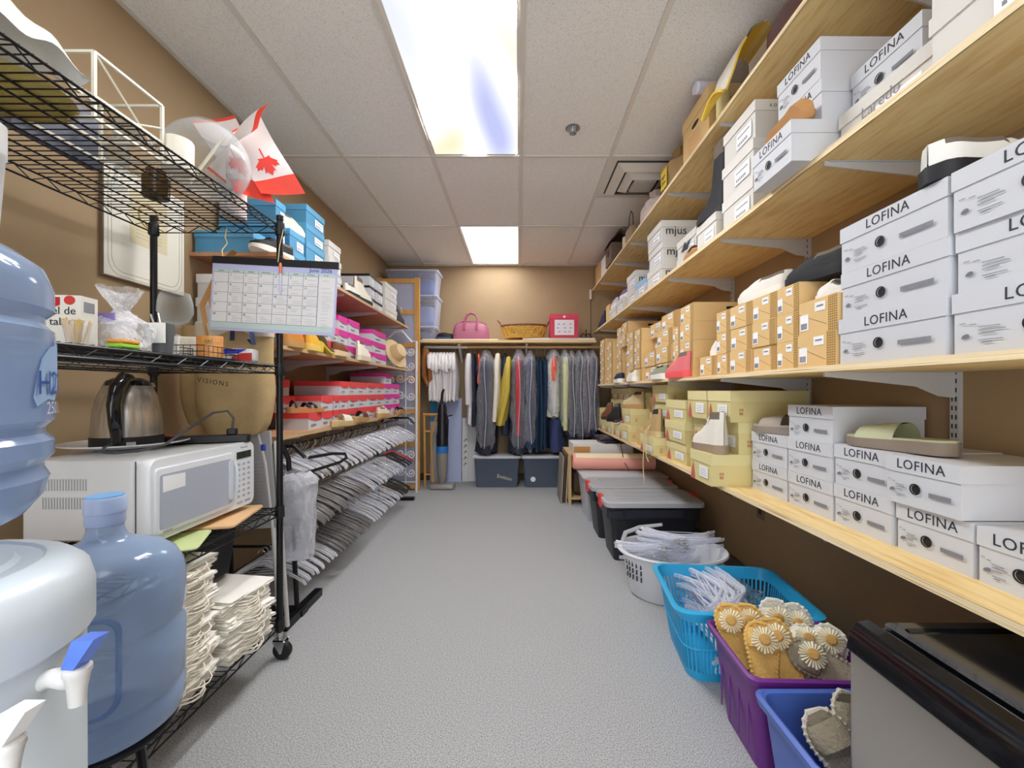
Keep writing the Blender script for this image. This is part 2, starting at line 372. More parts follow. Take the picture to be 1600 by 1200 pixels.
def shoe_box(kind, x, d0, d1, z, h, L, side, label, group, detail=2, jit=.004, seed=0):
    """front face at x, facing the aisle, spanning depth d0..d1; side +1 right wall, -1 left wall"""
    desc, mb_, ml, lid = KIND[kind]; w_ = abs(d1-d0)-.004; r = random.Random(seed*31+int(x*1000)+int(d0*977)+int(z*311))
    t = thing('shoe_box', label, 'shoe box', (x+r.uniform(0, jit)*side, (d0+d1)/2, z), r.uniform(-.006, .006)+(0 if side > 0 else pi), group)
    hw = w_/2; nb = -hw if side > 0 else hw   # near side in local y
    o = (.0045 if kind in ('mjus', 'white', 'bird', 'grey') else .003) if ml else 0
    b = MB().box(o, L-o, -hw+o, hw-o, 0, h-.001)
    b.build('box_body', mb_, t)
    if ml: MB().box(0, L, -hw, hw, h-lid, h-.0006).build('lid', ml, t)
    if kind == 'lofina':
        if detail > 1:
            lettering('LOFINA', min(.036, lid*.83), M_INK, t, (-.0006, 0, h-lid/2), '-x', spacing=1.08)
            q = MB(); yh = hw*.12; zh = (h-lid)*.56; q.loft([[(xx, yh+rr*cos(2*pi*j/20), zh+rr*sin(2*pi*j/20)) for j in range(20)] for xx, rr in ((-.0005, .0145), (-.002, .0145), (-.002, .0115), (-.0003, .0115))], 0, False, False)
            q.build('hole_rim', M_BLACK, t)
            q = MB(); q.loft([[(xx, yh+rr*cos(2*pi*j/20), zh+rr*sin(2*pi*j/20)) for j in range(20)] for xx, rr in ((.0018, .0116), (.0014, .0116))]); q.build('finger_hole', mat('1B1A1C', .8), t)
            q = MB(); bars(q, -hw*.25, -hw*.8, (h-lid)*.42, (h-lid)*.55, 26, fill=.7)
            q.build('barcode', M_GREYINK, t)
            q = MB(); y1 = hw*.9
            for k, (a, c, zz) in enumerate(((0, .1, .72), (.16, .26, .68), (.3, .62, .6), (.3, .7, .52), (.3, .55, .44), (.3, .66, .3), (.34, .5, .24))):
                rect_yz(q, y1-a*hw*.75, y1-c*hw*.75, (h-lid)*zz, (h-lid)*zz+.0012, -.0008+.0)
            q.loft([[(xx, y1-.012-.009*cos(s)*(1 if sin(s) < 0 else .8), (h-lid)*.42+.0045*sin(s)+.002*cos(s)) for s in [2*pi*j/12 for j in range(12)]] for xx in (-.0012, 0)])
            q.build('printed_label', mat('70727C', .7), t)
    elif kind == 'kraft' and detail:
        q = MB(); y = hw*.1
        q.box(-.0008, 0, -hw+.001, -hw*.55, .001, h-.002); q.build('printed_pattern', M_PRINT, t)
        q = MB(); rect_yz(q, hw*.1, -hw*.42, h*.62, h*.88, -.002); q.build('paper_label', M_LABEL, t)
        q = MB(); rect_yz(q, hw*.9, hw*.45, h*.12, h*.6, -.002); q.build('paper_label', M_LABEL, t)
        q = MB(); rect_yz(q, hw*.0, -hw*.34, h*.74, h*.79, -.0028); bars(q, hw*.85, hw*.5, h*.16, h*.34, 7, -.0028)
        q.build('label_print', M_GREYINK, t)
        q = MB(); q.add([(-.0009, hw, h*.66), (-.0009, -hw*.5, h*.2), (-.0009, -hw*.5, h*.185), (-.0009, hw, h*.645)], [(0, 1, 2, 3)]); q.build('flap_line', mat('7A5C30', .8), t)
        q = MB(); q.box(L*.55, L*.72, nb-(.0012 if nb < 0 else -.0002), nb+(.0002 if nb < 0 else .0012), h*.6, h*.76); q.build('finger_slot', mat('1E150C', .9), t)
    elif kind == 'yellow' and detail:
        q = MB(); rect_yz(q, hw*.05, -hw*.75, (h-lid)*.3, (h-lid)*.85, -.0008+.0025); q.xf(Matrix.Translation((-.003, 0, 0))); q.build('paper_label', M_LABEL, t)
        q = MB()
        for k in range(4): rect_yz(q, -hw*.05, -hw*.6, (h-lid)*(.4+.1*k), (h-lid)*(.4+.1*k)+.0015, -.0016)
        q.build('label_print', M_GREYINK, t)
        q = MB(); q.add([(-.0004, hw*.95, 0), (-.0004, hw*.5, 0), (-.0004, hw*.62, (h-lid)*.5), (-.0004, hw*.72, (h-lid)*.9), (-.0004, hw*.82, (h-lid)*.55)], [(0, 1, 2, 3, 4)])
        q.build('red_print', mat('C2625A', .7), t)
        lettering('DS\nBE', .017, mat('B9564A', .7), t, (.05, -hw-.0006 if side > 0 else 0, (h-lid)*.5), '-y', 'side_print')
    elif kind in ('red', 'pink', 'magenta') and detail:
        q = MB(); rect_yz(q, -hw*.1, hw*.6 if side < 0 else -hw*.6, h*.2, h*.3, -.0004); q.build('label_print', M_GREYINK, t)
        q = MB(); q.add([(-.0008, hw, h-lid), (-.0008, -hw, h-lid), (-.0008, -hw*1, h-lid*1.35), (-.0008, -hw*.0, h-lid*1.5)], [(0, 1, 2, 3)]) ; q.build('lid_flap', ml, t)
    elif kind in ('blue', 'white', 'grey', 'bluelid', 'stripe', 'navy', 'mjus', 'bird') and detail:
        q = MB(); rect_yz(q, hw*.1, -hw*.8, (h-lid)*.2, (h-lid)*.8, -.0004); q.build('paper_label', mat('F0F1F6', .5), t)
        q = MB(); bars(q, hw*0, -hw*.6, (h-lid)*.3, (h-lid)*.4, 6, -.0012); rect_yz(q, hw*0, -hw*.7, (h-lid)*.6, (h-lid)*.64, -.0012); q.build('label_print', M_GREYINK, t)
        if kind == 'mjus': lettering('mjus', .078, M_INK, t, (.1, -hw-.0005, h*.5), '-y', ext=.0006)
        if kind == 'grey': lettering('KORSNO', .018, M_INK, t, (.11, -hw-.0005, h-.026), '-y', spacing=1.5)
        if kind == 'bird':
            q = MB(); q.add([(-.002, hw*.5, .03), (-.002, -hw*.2, .02), (-.002, -hw*.6, .07), (-.002, -hw*.1, .055), (-.002, hw*.1, .08), (-.002, hw*.3, .05)], [(0, 1, 2, 3, 4, 5)]); q.build('bird_print', M_INK, t)
    return t
def stack(kind, d0, d1, z, n, xb, where, h=.13, L=.33, side=1, group=None, xs=None, kinds=None, lv0=0, detail=2, tot=None, jit=.006):
    tot = tot or (n+lv0)
    for i in range(n):
        k = kinds[i] if kinds else kind
        x = xs[i] if xs else xb
        lab = '%s, %s of %s' % (KIND[k][0], LV[tot][i+lv0], where) if tot > 1 else '%s %s' % (KIND[k][0], where)
        shoe_box(k, x, d0, d1, z+h*(i+lv0), h, L, side, lab, group, detail, jit)
G = 'white lettered shoe boxes on the lowest right shelf'
X = 1.04; e = lambda p, x=X: dR(p, x)
stack('lofina', e(1228), e(1172), R1, 2, X, 'stack under the grey mule', .127, group=G, L=.31)
stack('lofina', e(1300), e(1229), R1, 3, X, 'the three-high stack left of the green slide', .127, group=G, L=.31)
stack('lofina', e(1393), e(1301), R1, 2, X, 'stack under the toe of the green slide', .13, group=G, L=.31)
stack('lofina', e(1518), e(1396), R1, 1, X, 'stack above the mini fridge corner', .127, group=G, L=.31, tot=2)
stack('lofina', e(1508), e(1387), R1, 1, X-.01, 'stack above the mini fridge corner', .129, group=G, L=.31, lv0=1)
stack('lofina', e(1705), e(1521), R1, 1, X, 'at the right photo edge of the lowest shelf', .127, group=G, L=.31)
G = 'pale yellow shoe boxes on the lowest right shelf'
stack('yellow', 1.91, 2.14, R1, 3, .96, 'stack behind the white boot', .145, group=G, L=.36, xs=[.868, .99, .955])
stack('yellow', 2.15, 2.39, R1, 3, .96, 'stack left of the white boot stack', .145, group=G, L=.36, xs=[.99, .99, .955])
stack('yellow', 2.43, 2.76, R1, 3, .96, 'stack right of the tan ankle boot', .126, group=G, L=.36, xs=[.962, .955, .958])
stack('yellow', 2.81, 3.13, R1, 4, 1.0, 'stack behind the tan ankle boot', .119, group=G, L=.33, xs=[.90, 1.01, 1.01, .99], kinds=['yellow', 'navy', 'yellow', 'yellow'])
stack('plain', 3.2, 3.48, R1, 1, .97, 'left of the tan ankle boot on the lowest shelf', .13, group=G, L=.33)
stack('yellow', 3.2, 3.48, R1, 2, 1.08, 'stack behind the plain kraft box', .13, group=G, L=.27, lv0=1, tot=3)
stack('yellow', 3.58, 3.88, R1, 3, .94, 'stack under the lattice sneaker', .14, group=G, L=.26, xs=[.925, .95, 1.09])
stack('yellow', 3.93, 4.2, R1, 4, .98, 'stack behind the zebra striped heel', .115, group=G, L=.33, xs=[.94, 1.03, 1.03, 1.03])
stack('yellow', 4.24, 4.52, R1, 4, .98, 'stack behind the black ankle boot', .115, group=G, L=.33, xs=[.935, 1.05, 1.05, 1.05])
stack('yellow', 4.56, 4.84, R1, 4, .98, 'stack behind the brown heeled boot', .115, group=G, L=.3, xs=[.935, 1.06, 1.06, 1.06])
stack('yellow', 4.88, 5.16, R1, 2, .94, 'stack at the far end of the lowest shelf', .12, group=G, L=.33)
G = 'white lettered shoe boxes on the second right shelf'
stack('lofina', .94, 1.262, R2, 3, .96, 'stack beside the patterned kraft boxes', .134, group=G, L=.33, xs=[.95, .958, .955])
stack('lofina', .60, .934, R2, 3, .96, 'stack nearest the viewer on the second shelf', .134, group=G, L=.33, xs=[.955, .96, .955])
G = 'kraft shoe boxes on the second right shelf'; XK = .965
stack('kraft', 1.268, 1.447, R2, 2, XK-.01, 'stack under the white slipper', .11, group=G)
stack('kraft', 1.452, 1.58, R2, 3, XK, 'stack under the black studded shoe', .1, group=G)
stack('kraft', 1.585, 1.745, R2, 3, XK, 'stack under the white knit sneaker heel', .1, group=G)
stack('kraft', 1.75, 1.93, R2, 3, XK, 'stack under the white knit sneaker toe', .1, group=G)
stack('kraft', 1.935, 2.065, R2, 3, XK, 'stack left of the white knit sneaker', .1, group=G)
stack('kraft', 2.07, 2.25, R2, 1, XK, 'with white sneaker toe on top, right of the pink high-top', .1, group=G)
stack('kraft', 2.335, 2.53, R2, 4, XK, 'stack with side slots behind the pink high-top', .104, group=G)
stack('kraft', 2.535, 2.65, R2, 3, XK, 'narrow stack behind the pink high-top toe', .104, group=G)
stack('kraft', 2.66, 2.95, R2, 4, XK, 'tall stack behind the sage sneaker', .11, group=G, xs=[XK, XK-.005, XK, 1.0])
stack('kraft', 2.97, 3.3, R2, 4, 1.0, 'stack beside the grey sneaker', .108, group=G, xs=[.99, .98, 1.06, 1.03])
stack('kraft', 3.32, 3.52, R2, 4, XK, 'stack behind the cream sneaker', .105, group=G, detail=1)
stack('kraft', 3.54, 3.8, R2, 4, XK+.01, 'stack left of the cream sneaker', .108, group=G, detail=1)
stack('kraft', 3.83, 4.05, R2, 5, 1.0, 'tall stack behind the purple sneaker', .112, group=G, detail=1, xs=[1.03, 1.03, 1.03, .98, .99])
stack('kraft', 4.07, 4.3, R2, 5, 1.0, 'tall stack left of the purple sneaker', .11, group=G, detail=1)
stack('kraft', 4.33, 4.6, R2, 4, XK, 'stack second from the bagged clothes', .11, group=G, detail=1)
stack('kraft', 4.63, 4.9, R2, 5, XK-.02, 'stack nearest the bagged clothes', .1, group=G, detail=1)
G = 'shoe boxes on the third right shelf'
stack('white', .68, .985, R3, 2, .95, 'stack at the top right corner of the photo', .13, group=G, L=.3)
stack('white', .36, .676, R3, 2, .96, 'stack beyond the top right corner', .13, group=G, L=.3)
stack('white', 1.02, 1.325, R3, 1, 1.0, 'tilted pair right of the tan slipper', .125, group=G, L=.3, tot=2)
lettering('Laredo', .045, M_GREYINK, [o for o in C.objects if o.get('category') == 'shoe box'][-1], (-.0006, 0, .075), '-x')
stack('lofina', 1.09, 1.328, R3+.125, 1, 1.04, 'tilted pair right of the tan slipper', .132, group=G, L=.3, lv0=0, tot=1)
C_last = [o for o in C.objects if o.get('category') == 'shoe box'][-1]; C_last['label'] = 'white shoe box with an oval hole, tilted over the box beside the tan slipper'
stack('lofina', 1.335, 1.56, R3, 3, .95, 'stack carrying the tan slipper', .131, group=G, L=.31, xs=[.862, .955, .95])
stack('grey', 1.74, 2.01, R3, 3, .97, 'tall stack left of the tan slipper', .158, group=G, L=.3, xs=[.965, .965, .972])
stack('white', 2.03, 2.26, R3, 1, .95, 'under the tall black boot on the third shelf', .135, group=G, L=.3)
stack('bird', 2.455, 2.76, R3, 2, 1.03, 'stack behind the tan shoe', .115, group=G, L=.28)
stack('mjus', 2.84, 3.15, R3, 3, .96, 'three-high stack under the clear bag', .14, group=G, L=.32, xs=[.958, .965, .96])
stack('bluelid', 3.2, 3.48, R3, 1, .955, 'left of the three-high lettered stack', .13, group=G, L=.3)
stack('mjus', 3.52, 3.8, R3, 2, .97, 'lower lettered stack left of the blue lid', .14, group=G, L=.3)
stack('white', 3.84, 4.1, R3, 1, .95, 'under the striped sneakers on the third shelf', .13, group=G, L=.3)
stack('white', 4.14, 4.44, R3, 1, .95, 'left of the striped sneakers on the third shelf', .11, group=G, L=.3)
stack('plain', 4.5, 4.68, R3, 1, .97, 'standing tall near the far end of the third shelf', .2, group=G, L=.3)
# left wall
XB = -1.25; a = lambda px, x=XB: F*x/(px-VX)
G = 'red-lidded shoe boxes on the lower left shelf'; E_ = dict(side=-1, h=.1, L=.33, detail=1)
stack('red', 2.5, 2.675, L1, 3, XB, 'stack under the black sandal', group=G, xs=[-1.24, -1.41, -1.44], **dict(E_, L=.2))
stack('red', 2.685, 2.86, L1, 2, XB, 'stack right of the black sandal', group=G, **E_)
stack('red', 2.865, 2.96, L1, 2, XB, 'narrow stack behind the white sandal', group=G, **E_)
for j, (p0, p1, k, wh, n) in enumerate(((532, 545, 'red', 'stack between white sandal and brown mule', 3), (545, 560, 'red', 'stack behind the brown mule', 3), (560, 575, 'red', 'stack right of the brown mule', 3),
        (575, 588, 'red', 'stack behind the cream mule', 3), (588, 602, 'red', 'stack right of the cream mule', 3), (602, 613, 'magenta', 'stack behind the navy sandal', 4), (613, 625, 'magenta', 'stack beside the iron screen', 3))):
    stack(k, a(p0)+.002, a(p1), L1, n, XB-.003*(j % 3), wh+', lower shelf', group=G, **E_)
G = 'pink-lidded shoe boxes on the middle left shelf'
for j, (p0, p1, k, wh, n) in enumerate(((448, 470, 'pink', 'stack beside the wire rack post', 2), (470, 488, 'pink', 'stack behind the yellow strap', 2), (488, 505, 'pink', 'stack behind the leopard heel', 2), (505, 519, 'red', 'stack behind the tan loafer', 2),
        (519, 530, 'pink', 'stack under the calendar corner', 2), (530, 545, 'magenta', 'stack just right of the calendar', 3), (545, 562, 'magenta', 'tall stack behind the white mule', 3), (562, 583, 'magenta', 'lower stack right of the white mule', 2), (583, 604, 'magenta', 'stack beside the straw hat', 3))):
    stack(k, a(p0)+.002, a(p1), L2, n, XB-.003*(j % 2), wh+', middle shelf', group=G, **E_)
G = 'white shoe boxes at the near end of the middle left shelf'
stack('grey', 2.135, 2.27, L2, 3, -1.3, 'stack behind the calendar', side=-1, h=.12, L=.33, group=G, detail=0)
G = 'blue shoe boxes on the upper left shelf'; E_ = dict(side=-1, h=.117, L=.31, detail=2)
stack('blue', 2.135, 2.29, L3, 1, -1.34, 'lying behind the flags at the near end', group=G, **dict(E_, L=.3))
stack('blue', 2.3, 2.4, L3, 3, -1.32, 'stack beside the white flag, upper shelf', group=G, **dict(E_))
stack('blue', 2.41, 2.58, L3, 2, -1.3, 'stack under the white high-top, upper shelf', group=G, **E_)
stack('blue', 2.59, 2.84, L3, 4, -1.3, 'tallest stack on the upper left shelf', group=G, **dict(E_, h=.113))
stack('white', 2.86, 3.06, L3, 3, -1.28, 'stack right of the tall blue stack', group='white shoe boxes on the upper left shelf', **dict(E_, h=.11))
stack('stripe', 3.58, 3.72, L3, 3, -1.26, 'stack right of the white chelsea boot', group='white shoe boxes on the upper left shelf', **dict(E_, h=.1))
stack('stripe', 3.73, 3.93, L3, 3, -1.26, 'stack left of the plain white stack', group='white shoe boxes on the upper left shelf', **dict(E_, h=.1))
stack('white', 3.95, 4.33, L3, 3, -1.24, 'stack at the far end of the upper left shelf', group='white shoe boxes on the upper left shelf', **dict(E_, h=.11))

# ---------------------------------------------------------------- shoes (toe towards local +x)
def foot(t):
    w = .72+.28*max(0, min(1, (t-.25)/.42))**1.2
    if t < .14: w *= sqrt(max(0, 1-(1-t/.14)**2))*.98+.02
    if t > .74: w *= sqrt(max(0, 1-((t-.74)/.262)**2))
    return max(w, .03)
def sole_mb(L, W, prof, grow=1.0, n=22):
    rings = []
    for i in range(n+1):
        t = i/n; hw = W/2*foot(t)*grow; z0, z1 = prof(t); x = -L/2+L*t
        rings.append([(x, -hw*.96, z0), (x, hw*.96, z0), (x, hw, z0+(z1-z0)*.4), (x, hw, z1), (x, -hw, z1), (x, -hw, z0+(z1-z0)*.4)])
    return MB().loft(rings)
def upper_mb(L, W, zt, hf, op=.42, n=24, k=12):
    mb = MB(); vs = []; fs = []; ms = []
    for i in range(n+1):
        t = i/n; hw = W/2*foot(t)*.94; x = -L/2+L*t; h = hf(t); so = sin(pi*.26)
        for j in range(k+1):
            an = pi*j/k; c, s = cos(an), sin(an)
            ex = .45 if t < op+.08 else .75
            y = hw*(1 if c >= 0 else -1)*abs(c)**ex; z = zt+h*(min(1, max(0, s)/so) if t < op else max(0, s))**.7; y *= 1-.30*min(1, max(0, (z-zt-.03)/.09)) if h > .07 else 1
            if t < op and t > .03 and k*.27 < j < k*.73:
                z = zt+max(.02, h-.05); y *= .9
            vs.append((x, y, z))
    for i in range(n):
        t = (i+.5)/n
        for j in range(k):
            inner = t < op and t > .03 and k*.2 < j+.5 < k*.8
            fs.append((i*(k+1)+j, (i+1)*(k+1)+j, (i+1)*(k+1)+j+1, i*(k+1)+j+1)); ms.append(1 if inner else 0)
    mb.add(vs, fs); mb.m = ms; return mb
def interp(pts):
    def f(t):
        for (a, va), (b, vb) in zip(pts, pts[1:]):
            if t <= b:
                u = (t-a)/(b-a) if b > a else 0; u = u*u*(3-2*u); return va+(vb-va)*u
        return pts[-1][1]
    return f
def shoe(kind, label, loc, rz, up='F0EDE4', sole='F2F0EA', lin_='6E6459', L=.27, W=.1, rot=None, cat='shoe', name=None, lace=None, upm=None, strap=None):
    nm = name or {'sneaker': 'sneaker', 'high': 'high_top_sneaker', 'boot': 'ankle_boot', 'tall': 'tall_boot', 'slide': 'slide_sandal', 'sandal': 'strappy_sandal', 'heel': 'heeled_shoe', 'slipper': 'slipper'}[kind]
    t = thing(nm, label, cat, loc, rz, rot=rot)
    um = upm or mat(up, .7, bump=.15, bs=90, var=.08); sm = mat(sole, .6); im = mat(lin_, .9)
    st = {'sneaker': .028, 'high': .03, 'boot': .03, 'tall': .02, 'slide': .026, 'sandal': .022, 'heel': .01, 'slipper': .014}[kind]
    if kind == 'heel':
        pr = lambda q: ((lambda z: (max(0, z-.012) if q > .16 else 0, z))(.012+.06*max(0, 1-q/.62)**1.0))
        sole_mb(L, W, pr, .92).build('sole', sm, t)
    else:
        pr = lambda q: (0 + (.012*max(0, (q-.8)/.2)**2), st*(1+.35*(1-q)))
        sole_mb(L, W, pr).build('sole', sm, t)
    if kind in ('slide', 'sandal'):
        sole_mb(L*.98, W*.96, lambda q: (st*.9*(1+.35*(1-q)), st*(1+.35*(1-q))+.006)).build('footbed', mat(lin_, .8), t)
        segs = [(.42, .78)] if kind == 'slide' else [(.62, .72), (.46, .56), (.14, .2)]
        sm_ = mat(strap, .6, bump=.15, bs=80) if strap else um
        for (t0, t1) in segs:
            hh = .062 if kind == 'slide' else .045
            def fn(u, v, t0=t0, t1=t1, hh=hh):
                q = t0+(t1-t0)*u; an = pi*v; hw = W/2*foot(q)*1.0
                return (-L/2+L*q-.25*(cos(an*2)-1)*0, hw*cos(an)*1.0, st*.6+(hh+(.015 if q < .3 else 0))*sin(an)**.8*(1-.25*u))
            m = MB(); m.grid(fn, 5, 12); m.grid(lambda u, v: tuple(Vector(fn(u, v))*1.0+Vector((0, 0, .004))), 5, 12); m.build('strap', sm_, t)
        return t
    hf = {'sneaker': interp([(0, .06), (.3, .055), (.55, .06), (.75, .036), (.93, .022), (1, .004)]),
          'slipper': interp([(0, .02), (.3, .02), (.55, .045), (.75, .036), (.93, .022), (1, .004)]),
          'high': interp([(0, .115), (.32, .112), (.42, .10), (.6, .066), (.78, .042), (.93, .026), (1, .004)]),
          'boot': interp([(0, .162), (.30, .158), (.40, .142), (.54, .088), (.72, .056), (.90, .038), (1, .004)]),
          'tall': interp([(0, .34), (.33, .335), (.46, .12), (.6, .07), (.76, .05), (.93, .03), (1, .004)]),
          'heel': interp([(0, .06), (.3, .05), (.5, .012), (.62, .01), (.75, .03), (.93, .018), (1, .003)])}[kind]
    zt = st*1.1 if kind != 'heel' else .012
    u = upper_mb(L*.97, W*.97, zt, hf, {'sneaker': .44, 'high': .36, 'boot': .36, 'tall': .36, 'heel': .5, 'slipper': .5}[kind])
    if kind == 'heel':
        u.v = [(x, y, z+.06*max(0, 1-(x/L+.5)/.62)) for x, y, z in u.v]
    u.build('upper', [um, im], t)
    if kind in ('sneaker', 'high', 'boot') and lace != 0:
        m = MB()
        for i in range(4 if kind == 'sneaker' else 5):
            q = .46+.055*i; x = -L/2+L*q; h = zt+hf(q)+.002
            m.tube([(x, -W*.2, h-.008), (x+.004, 0, h+.001), (x, W*.2, h-.008)], .0032, 6)
        if kind != 'sneaker' : m.tube([(-L*.1, -.01, zt+hf(.4)), (-L*.06, -.03, zt+hf(.4)+.015), (-L*.02, -.04, zt+hf(.45)*.8)], .003, 6)
        m.build('laces', mat(lace or 'F4F1EA', .8), t)
    return t
# lowest right shelf shoes
shoe('slide', 'sage green suede slide sandal on the white lettered boxes', (1.115, 1.24, R1+.262), RAD(98), up='B9BD9A', sole='8B7E70', lin_='BFC0A0', L=.3, W=.12)
shoe('slide', 'taupe mule on the far white lettered box stack', (1.1, 1.76, R1+.255), RAD(110), up='A59B90', sole='8E857B', lin_='B5AA9C', L=.26, W=.1)
shoe('boot', 'off-white leather ankle boot on the pulled-out yellow box', (.925, 2.04, R1+.146), RAD(92), up='DDD9CE', sole='9C8672', L=.27, W=.105, lace='E8E4DA')
tb = shoe('boot', 'tan suede ankle boot with a long dangling lace', (.95, 2.97, R1+.12), RAD(93), up='B79A6A', sole='CBB68B', L=.28, W=.1, lace='C8B183', lin_='2E261E')
m = MB(); m.tube([(-.02, .03, .08), (-.04, .075, .03), (-.045, .085, -.05), (-.03, .085, -.2), (-.06, .087, -.33)], .0035, 6); m.tube([(-.02, .03, .08), (-.06, .08, -.0), (-.09, .085, -.13), (-.14, .087, -.16)], .0035, 6)
m.build('dangling_lace', mat('C8B183', .8), tb)
shoe('high', 'cream lattice high-top sneaker on a yellow box', (1.02, 3.74, R1+.281), RAD(115), up='C9B48C', sole='B58F5E', L=.27, W=.1, lin_='4A3B28', lace='5A4632')
h = shoe('heel', 'black and white striped heeled sandal', (.985, 4.03, R1+.116), RAD(120), up='3A3532', sole='D8D0C0', L=.22, W=.08)
m = MB(); m.tube([(.0, .02, .05), (-.03, .05, .06), (-.04, .06, -.02), (-.06, .065, -.2), (-.1, .066, -.34), (-.16, .067, -.4)], .004, 6); m.build('dangling_lace', mat('4A332C', .8), h)
shoe('boot', 'black heeled ankle boot on a far yellow box', (.99, 4.38, R1+.116), RAD(110), up='24211F', sole='1B1918', L=.23, W=.085, lace='24211F')
shoe('boot', 'brown heeled ankle boot nearest the hanging clothes', (.99, 4.7, R1+.116), RAD(105), up='7E4A30', sole='4A2E20', L=.23, W=.085, lace='7E4A30')
# second right shelf shoes
shoe('sneaker', 'white knit sneaker lying across the kraft stacks', (1.03, 1.76, R2+.301), RAD(98), up='E2DFD6', sole='ECE9E0', L=.29, W=.11)
shoe('sneaker', 'black shoe with white stitched sole on a kraft stack', (1.04, 1.45, R2+.301), RAD(98), up='14161C', sole='1A1C22', L=.28, W=.11, lace='14161C')
shoe('slipper', 'white fringed slipper on the kraft stack beside white boxes', (1.03, 1.345, R2+.221), RAD(90), up='E4E2DC', sole='EAE8E2', L=.16, W=.1)
shoe('sneaker', 'white sneaker toe on the single low kraft box', (1.04, 2.15, R2+.101), RAD(80), up='E9E6DE', sole='EFECE4', L=.17, W=.1)
pk = shoe('high', 'coral pink high-top sneaker with white stripe', (.95, 2.49, R2), RAD(95), up='D86F74', sole='E8585C', L=.27, W=.1, lace='E8A0A0')
shoe('sneaker', 'sage green sneaker with white platform sole', (.955, 2.83, R2), RAD(88), up='9A9C84', sole='EDEBE6', L=.27, W=.1, lin_='2E2C28')
shoe('sneaker', 'cream leather sneaker on the shelf edge', (.955, 3.5, R2), RAD(85), up='EFE9D8', sole='F2EEE4', L=.27, W=.1)
shoe('sneaker', 'navy and white sneaker left of the cream one', (.955, 3.98, R2), RAD(85), up='2B3552', sole='EDEBE6', L=.26, W=.1)
# third and top shelves
shoe('slide', 'tan leather slipper tipped up showing its ribbed sole', (.915, 1.46, R3+.155), 0, up='D9B27C', sole='C08E58', lin_='B98A58', L=.27, W=.105, rot=(RAD(60), 0, RAD(78)))
shoe('sneaker', 'white shoe with thick black wedge sole above the lettered boxes', (.0, 0, 0), 0, up='E6E6E2', sole='10121A', L=.31, W=.13, lace=0).location = (1.10, .98, R2+.403)
shoe('tall', 'tall black boot standing on the third shelf', (.99, 2.14, R3+.136), RAD(95), up='16171E', sole='101015', L=.25, W=.1)
shoe('boot', 'beige ankle boot behind the tall black boot', (1.1, 2.16, R3+.136), RAD(95), up='C9B793', sole='B59F7A', L=.22, W=.09)
shoe('slide', 'tan mule leaning beside the bird-print boxes', (.985, 2.37, R3), RAD(80), up='B48A58', sole='A67B4B', lin_='C9A577', L=.22, W=.09)
shoe('sneaker', 'purple and white striped sneaker on the third shelf', (1.01, 3.92, R3+.131), RAD(95), up='6E6088', sole='E9E6F0', L=.24, W=.1, lin_='15151A')
shoe('high', 'black strap shoe behind the striped sneaker', (1.15, 3.95, R3+.131), RAD(95), up='1D1B1E', sole='26242A', L=.23, W=.09)
shoe('sneaker', 'pale lilac sneaker near the far end of the third shelf', (1.0, 4.3, R3+.111), RAD(85), up='CDC3D6', sole='ECE8F0', L=.24, W=.1)
shoe('boot', 'navy blue boot at the far end of the third shelf', (.99, 4.95, R3), RAD(92), up='2B2F4A', sole='1C1F30', L=.22, W=.09)
# left shoes
shoe('sandal', 'black crossover sandal on the nearest red-lidded box', (-1.30, 2.58, L1+.1), RAD(60), up='15161B', sole='B98752', lin_='C59A63', L=.24, W=.09)
shoe('slide', 'white woven sandal on the lower left shelf', (-1.225+.045, 2.83, L1), RAD(84), up='E8E0CC', sole='C9AE7B', lin_='D9C498', L=.26, W=.075)
shoe('slide', 'brown cork mule on the lower left shelf', (-1.205, 3.22, L1), RAD(88), up='5B3323', sole='B28E5E', lin_='C9AA7C', L=.24, W=.08)
shoe('sneaker', 'cream mule on the lower left shelf', (-1.205, 3.75, L1), RAD(88), up='E9DCC6', sole='C69C63', L=.24, W=.08)
shoe('sandal', 'navy sandal at the far end of the lower left shelf', (-1.205, 4.3, L1), RAD(88), up='252A44', sole='B58A5C', lin_='C99F6C', L=.24, W=.08)
shoe('boot', 'mustard suede ankle boot beside the rack post, middle shelf', (-1.215, 2.27, L2), RAD(88), up='C9812B', sole='B98E55', L=.18, W=.075, lace='C9812B')
shoe('high', 'yellow cuffed shoe left of the leopard heel', (-1.205, 2.46, L2), RAD(88), up='DFA92E', sole='E3C064', L=.13, W=.075, lace=0)
shoe('heel', 'leopard print heeled shoe on the middle left shelf', (-1.205, 2.63, L2), RAD(88), up='4A3B1E', sole='D6B93A', L=.18, W=.075)
shoe('sneaker', 'brown and cream loafer on the middle left shelf', (-1.205, 2.85, L2), RAD(88), up='7A4326', sole='D9C29A', L=.2, W=.075, lace=0)
shoe('high', 'cream heeled mule in front of the pink-lidded boxes', (-1.205, 3.28, L2), RAD(88), up='EEE6D4', sole='D8CBB2', L=.22, W=.075, lace=0)
shoe('sneaker', 'black sneaker with three white stripes behind the rack post', (-1.28, 2.2, L3), RAD(-100), up='17181C', sole='E8E4D8', L=.28, W=.1, lace='17181C')
shoe('sneaker', 'cream sneaker resting on the lower blue boxes', (-1.36, 2.49, L3+.235), RAD(80), up='E2DDC6', sole='EFEBDD', L=.25, W=.1)
shoe('boot', 'white chelsea boot with black sole on the upper left shelf', (-1.255, 3.40, L3), RAD(86), up='E4DFCE', sole='1B1B1E', L=.29, W=.095, lace=0)
shoe('sneaker', 'black and white sneaker left of the chelsea boot', (-1.255, 3.17, L3), RAD(86), up='E5E2DA', sole='1E2026', L=.2, W=.09)
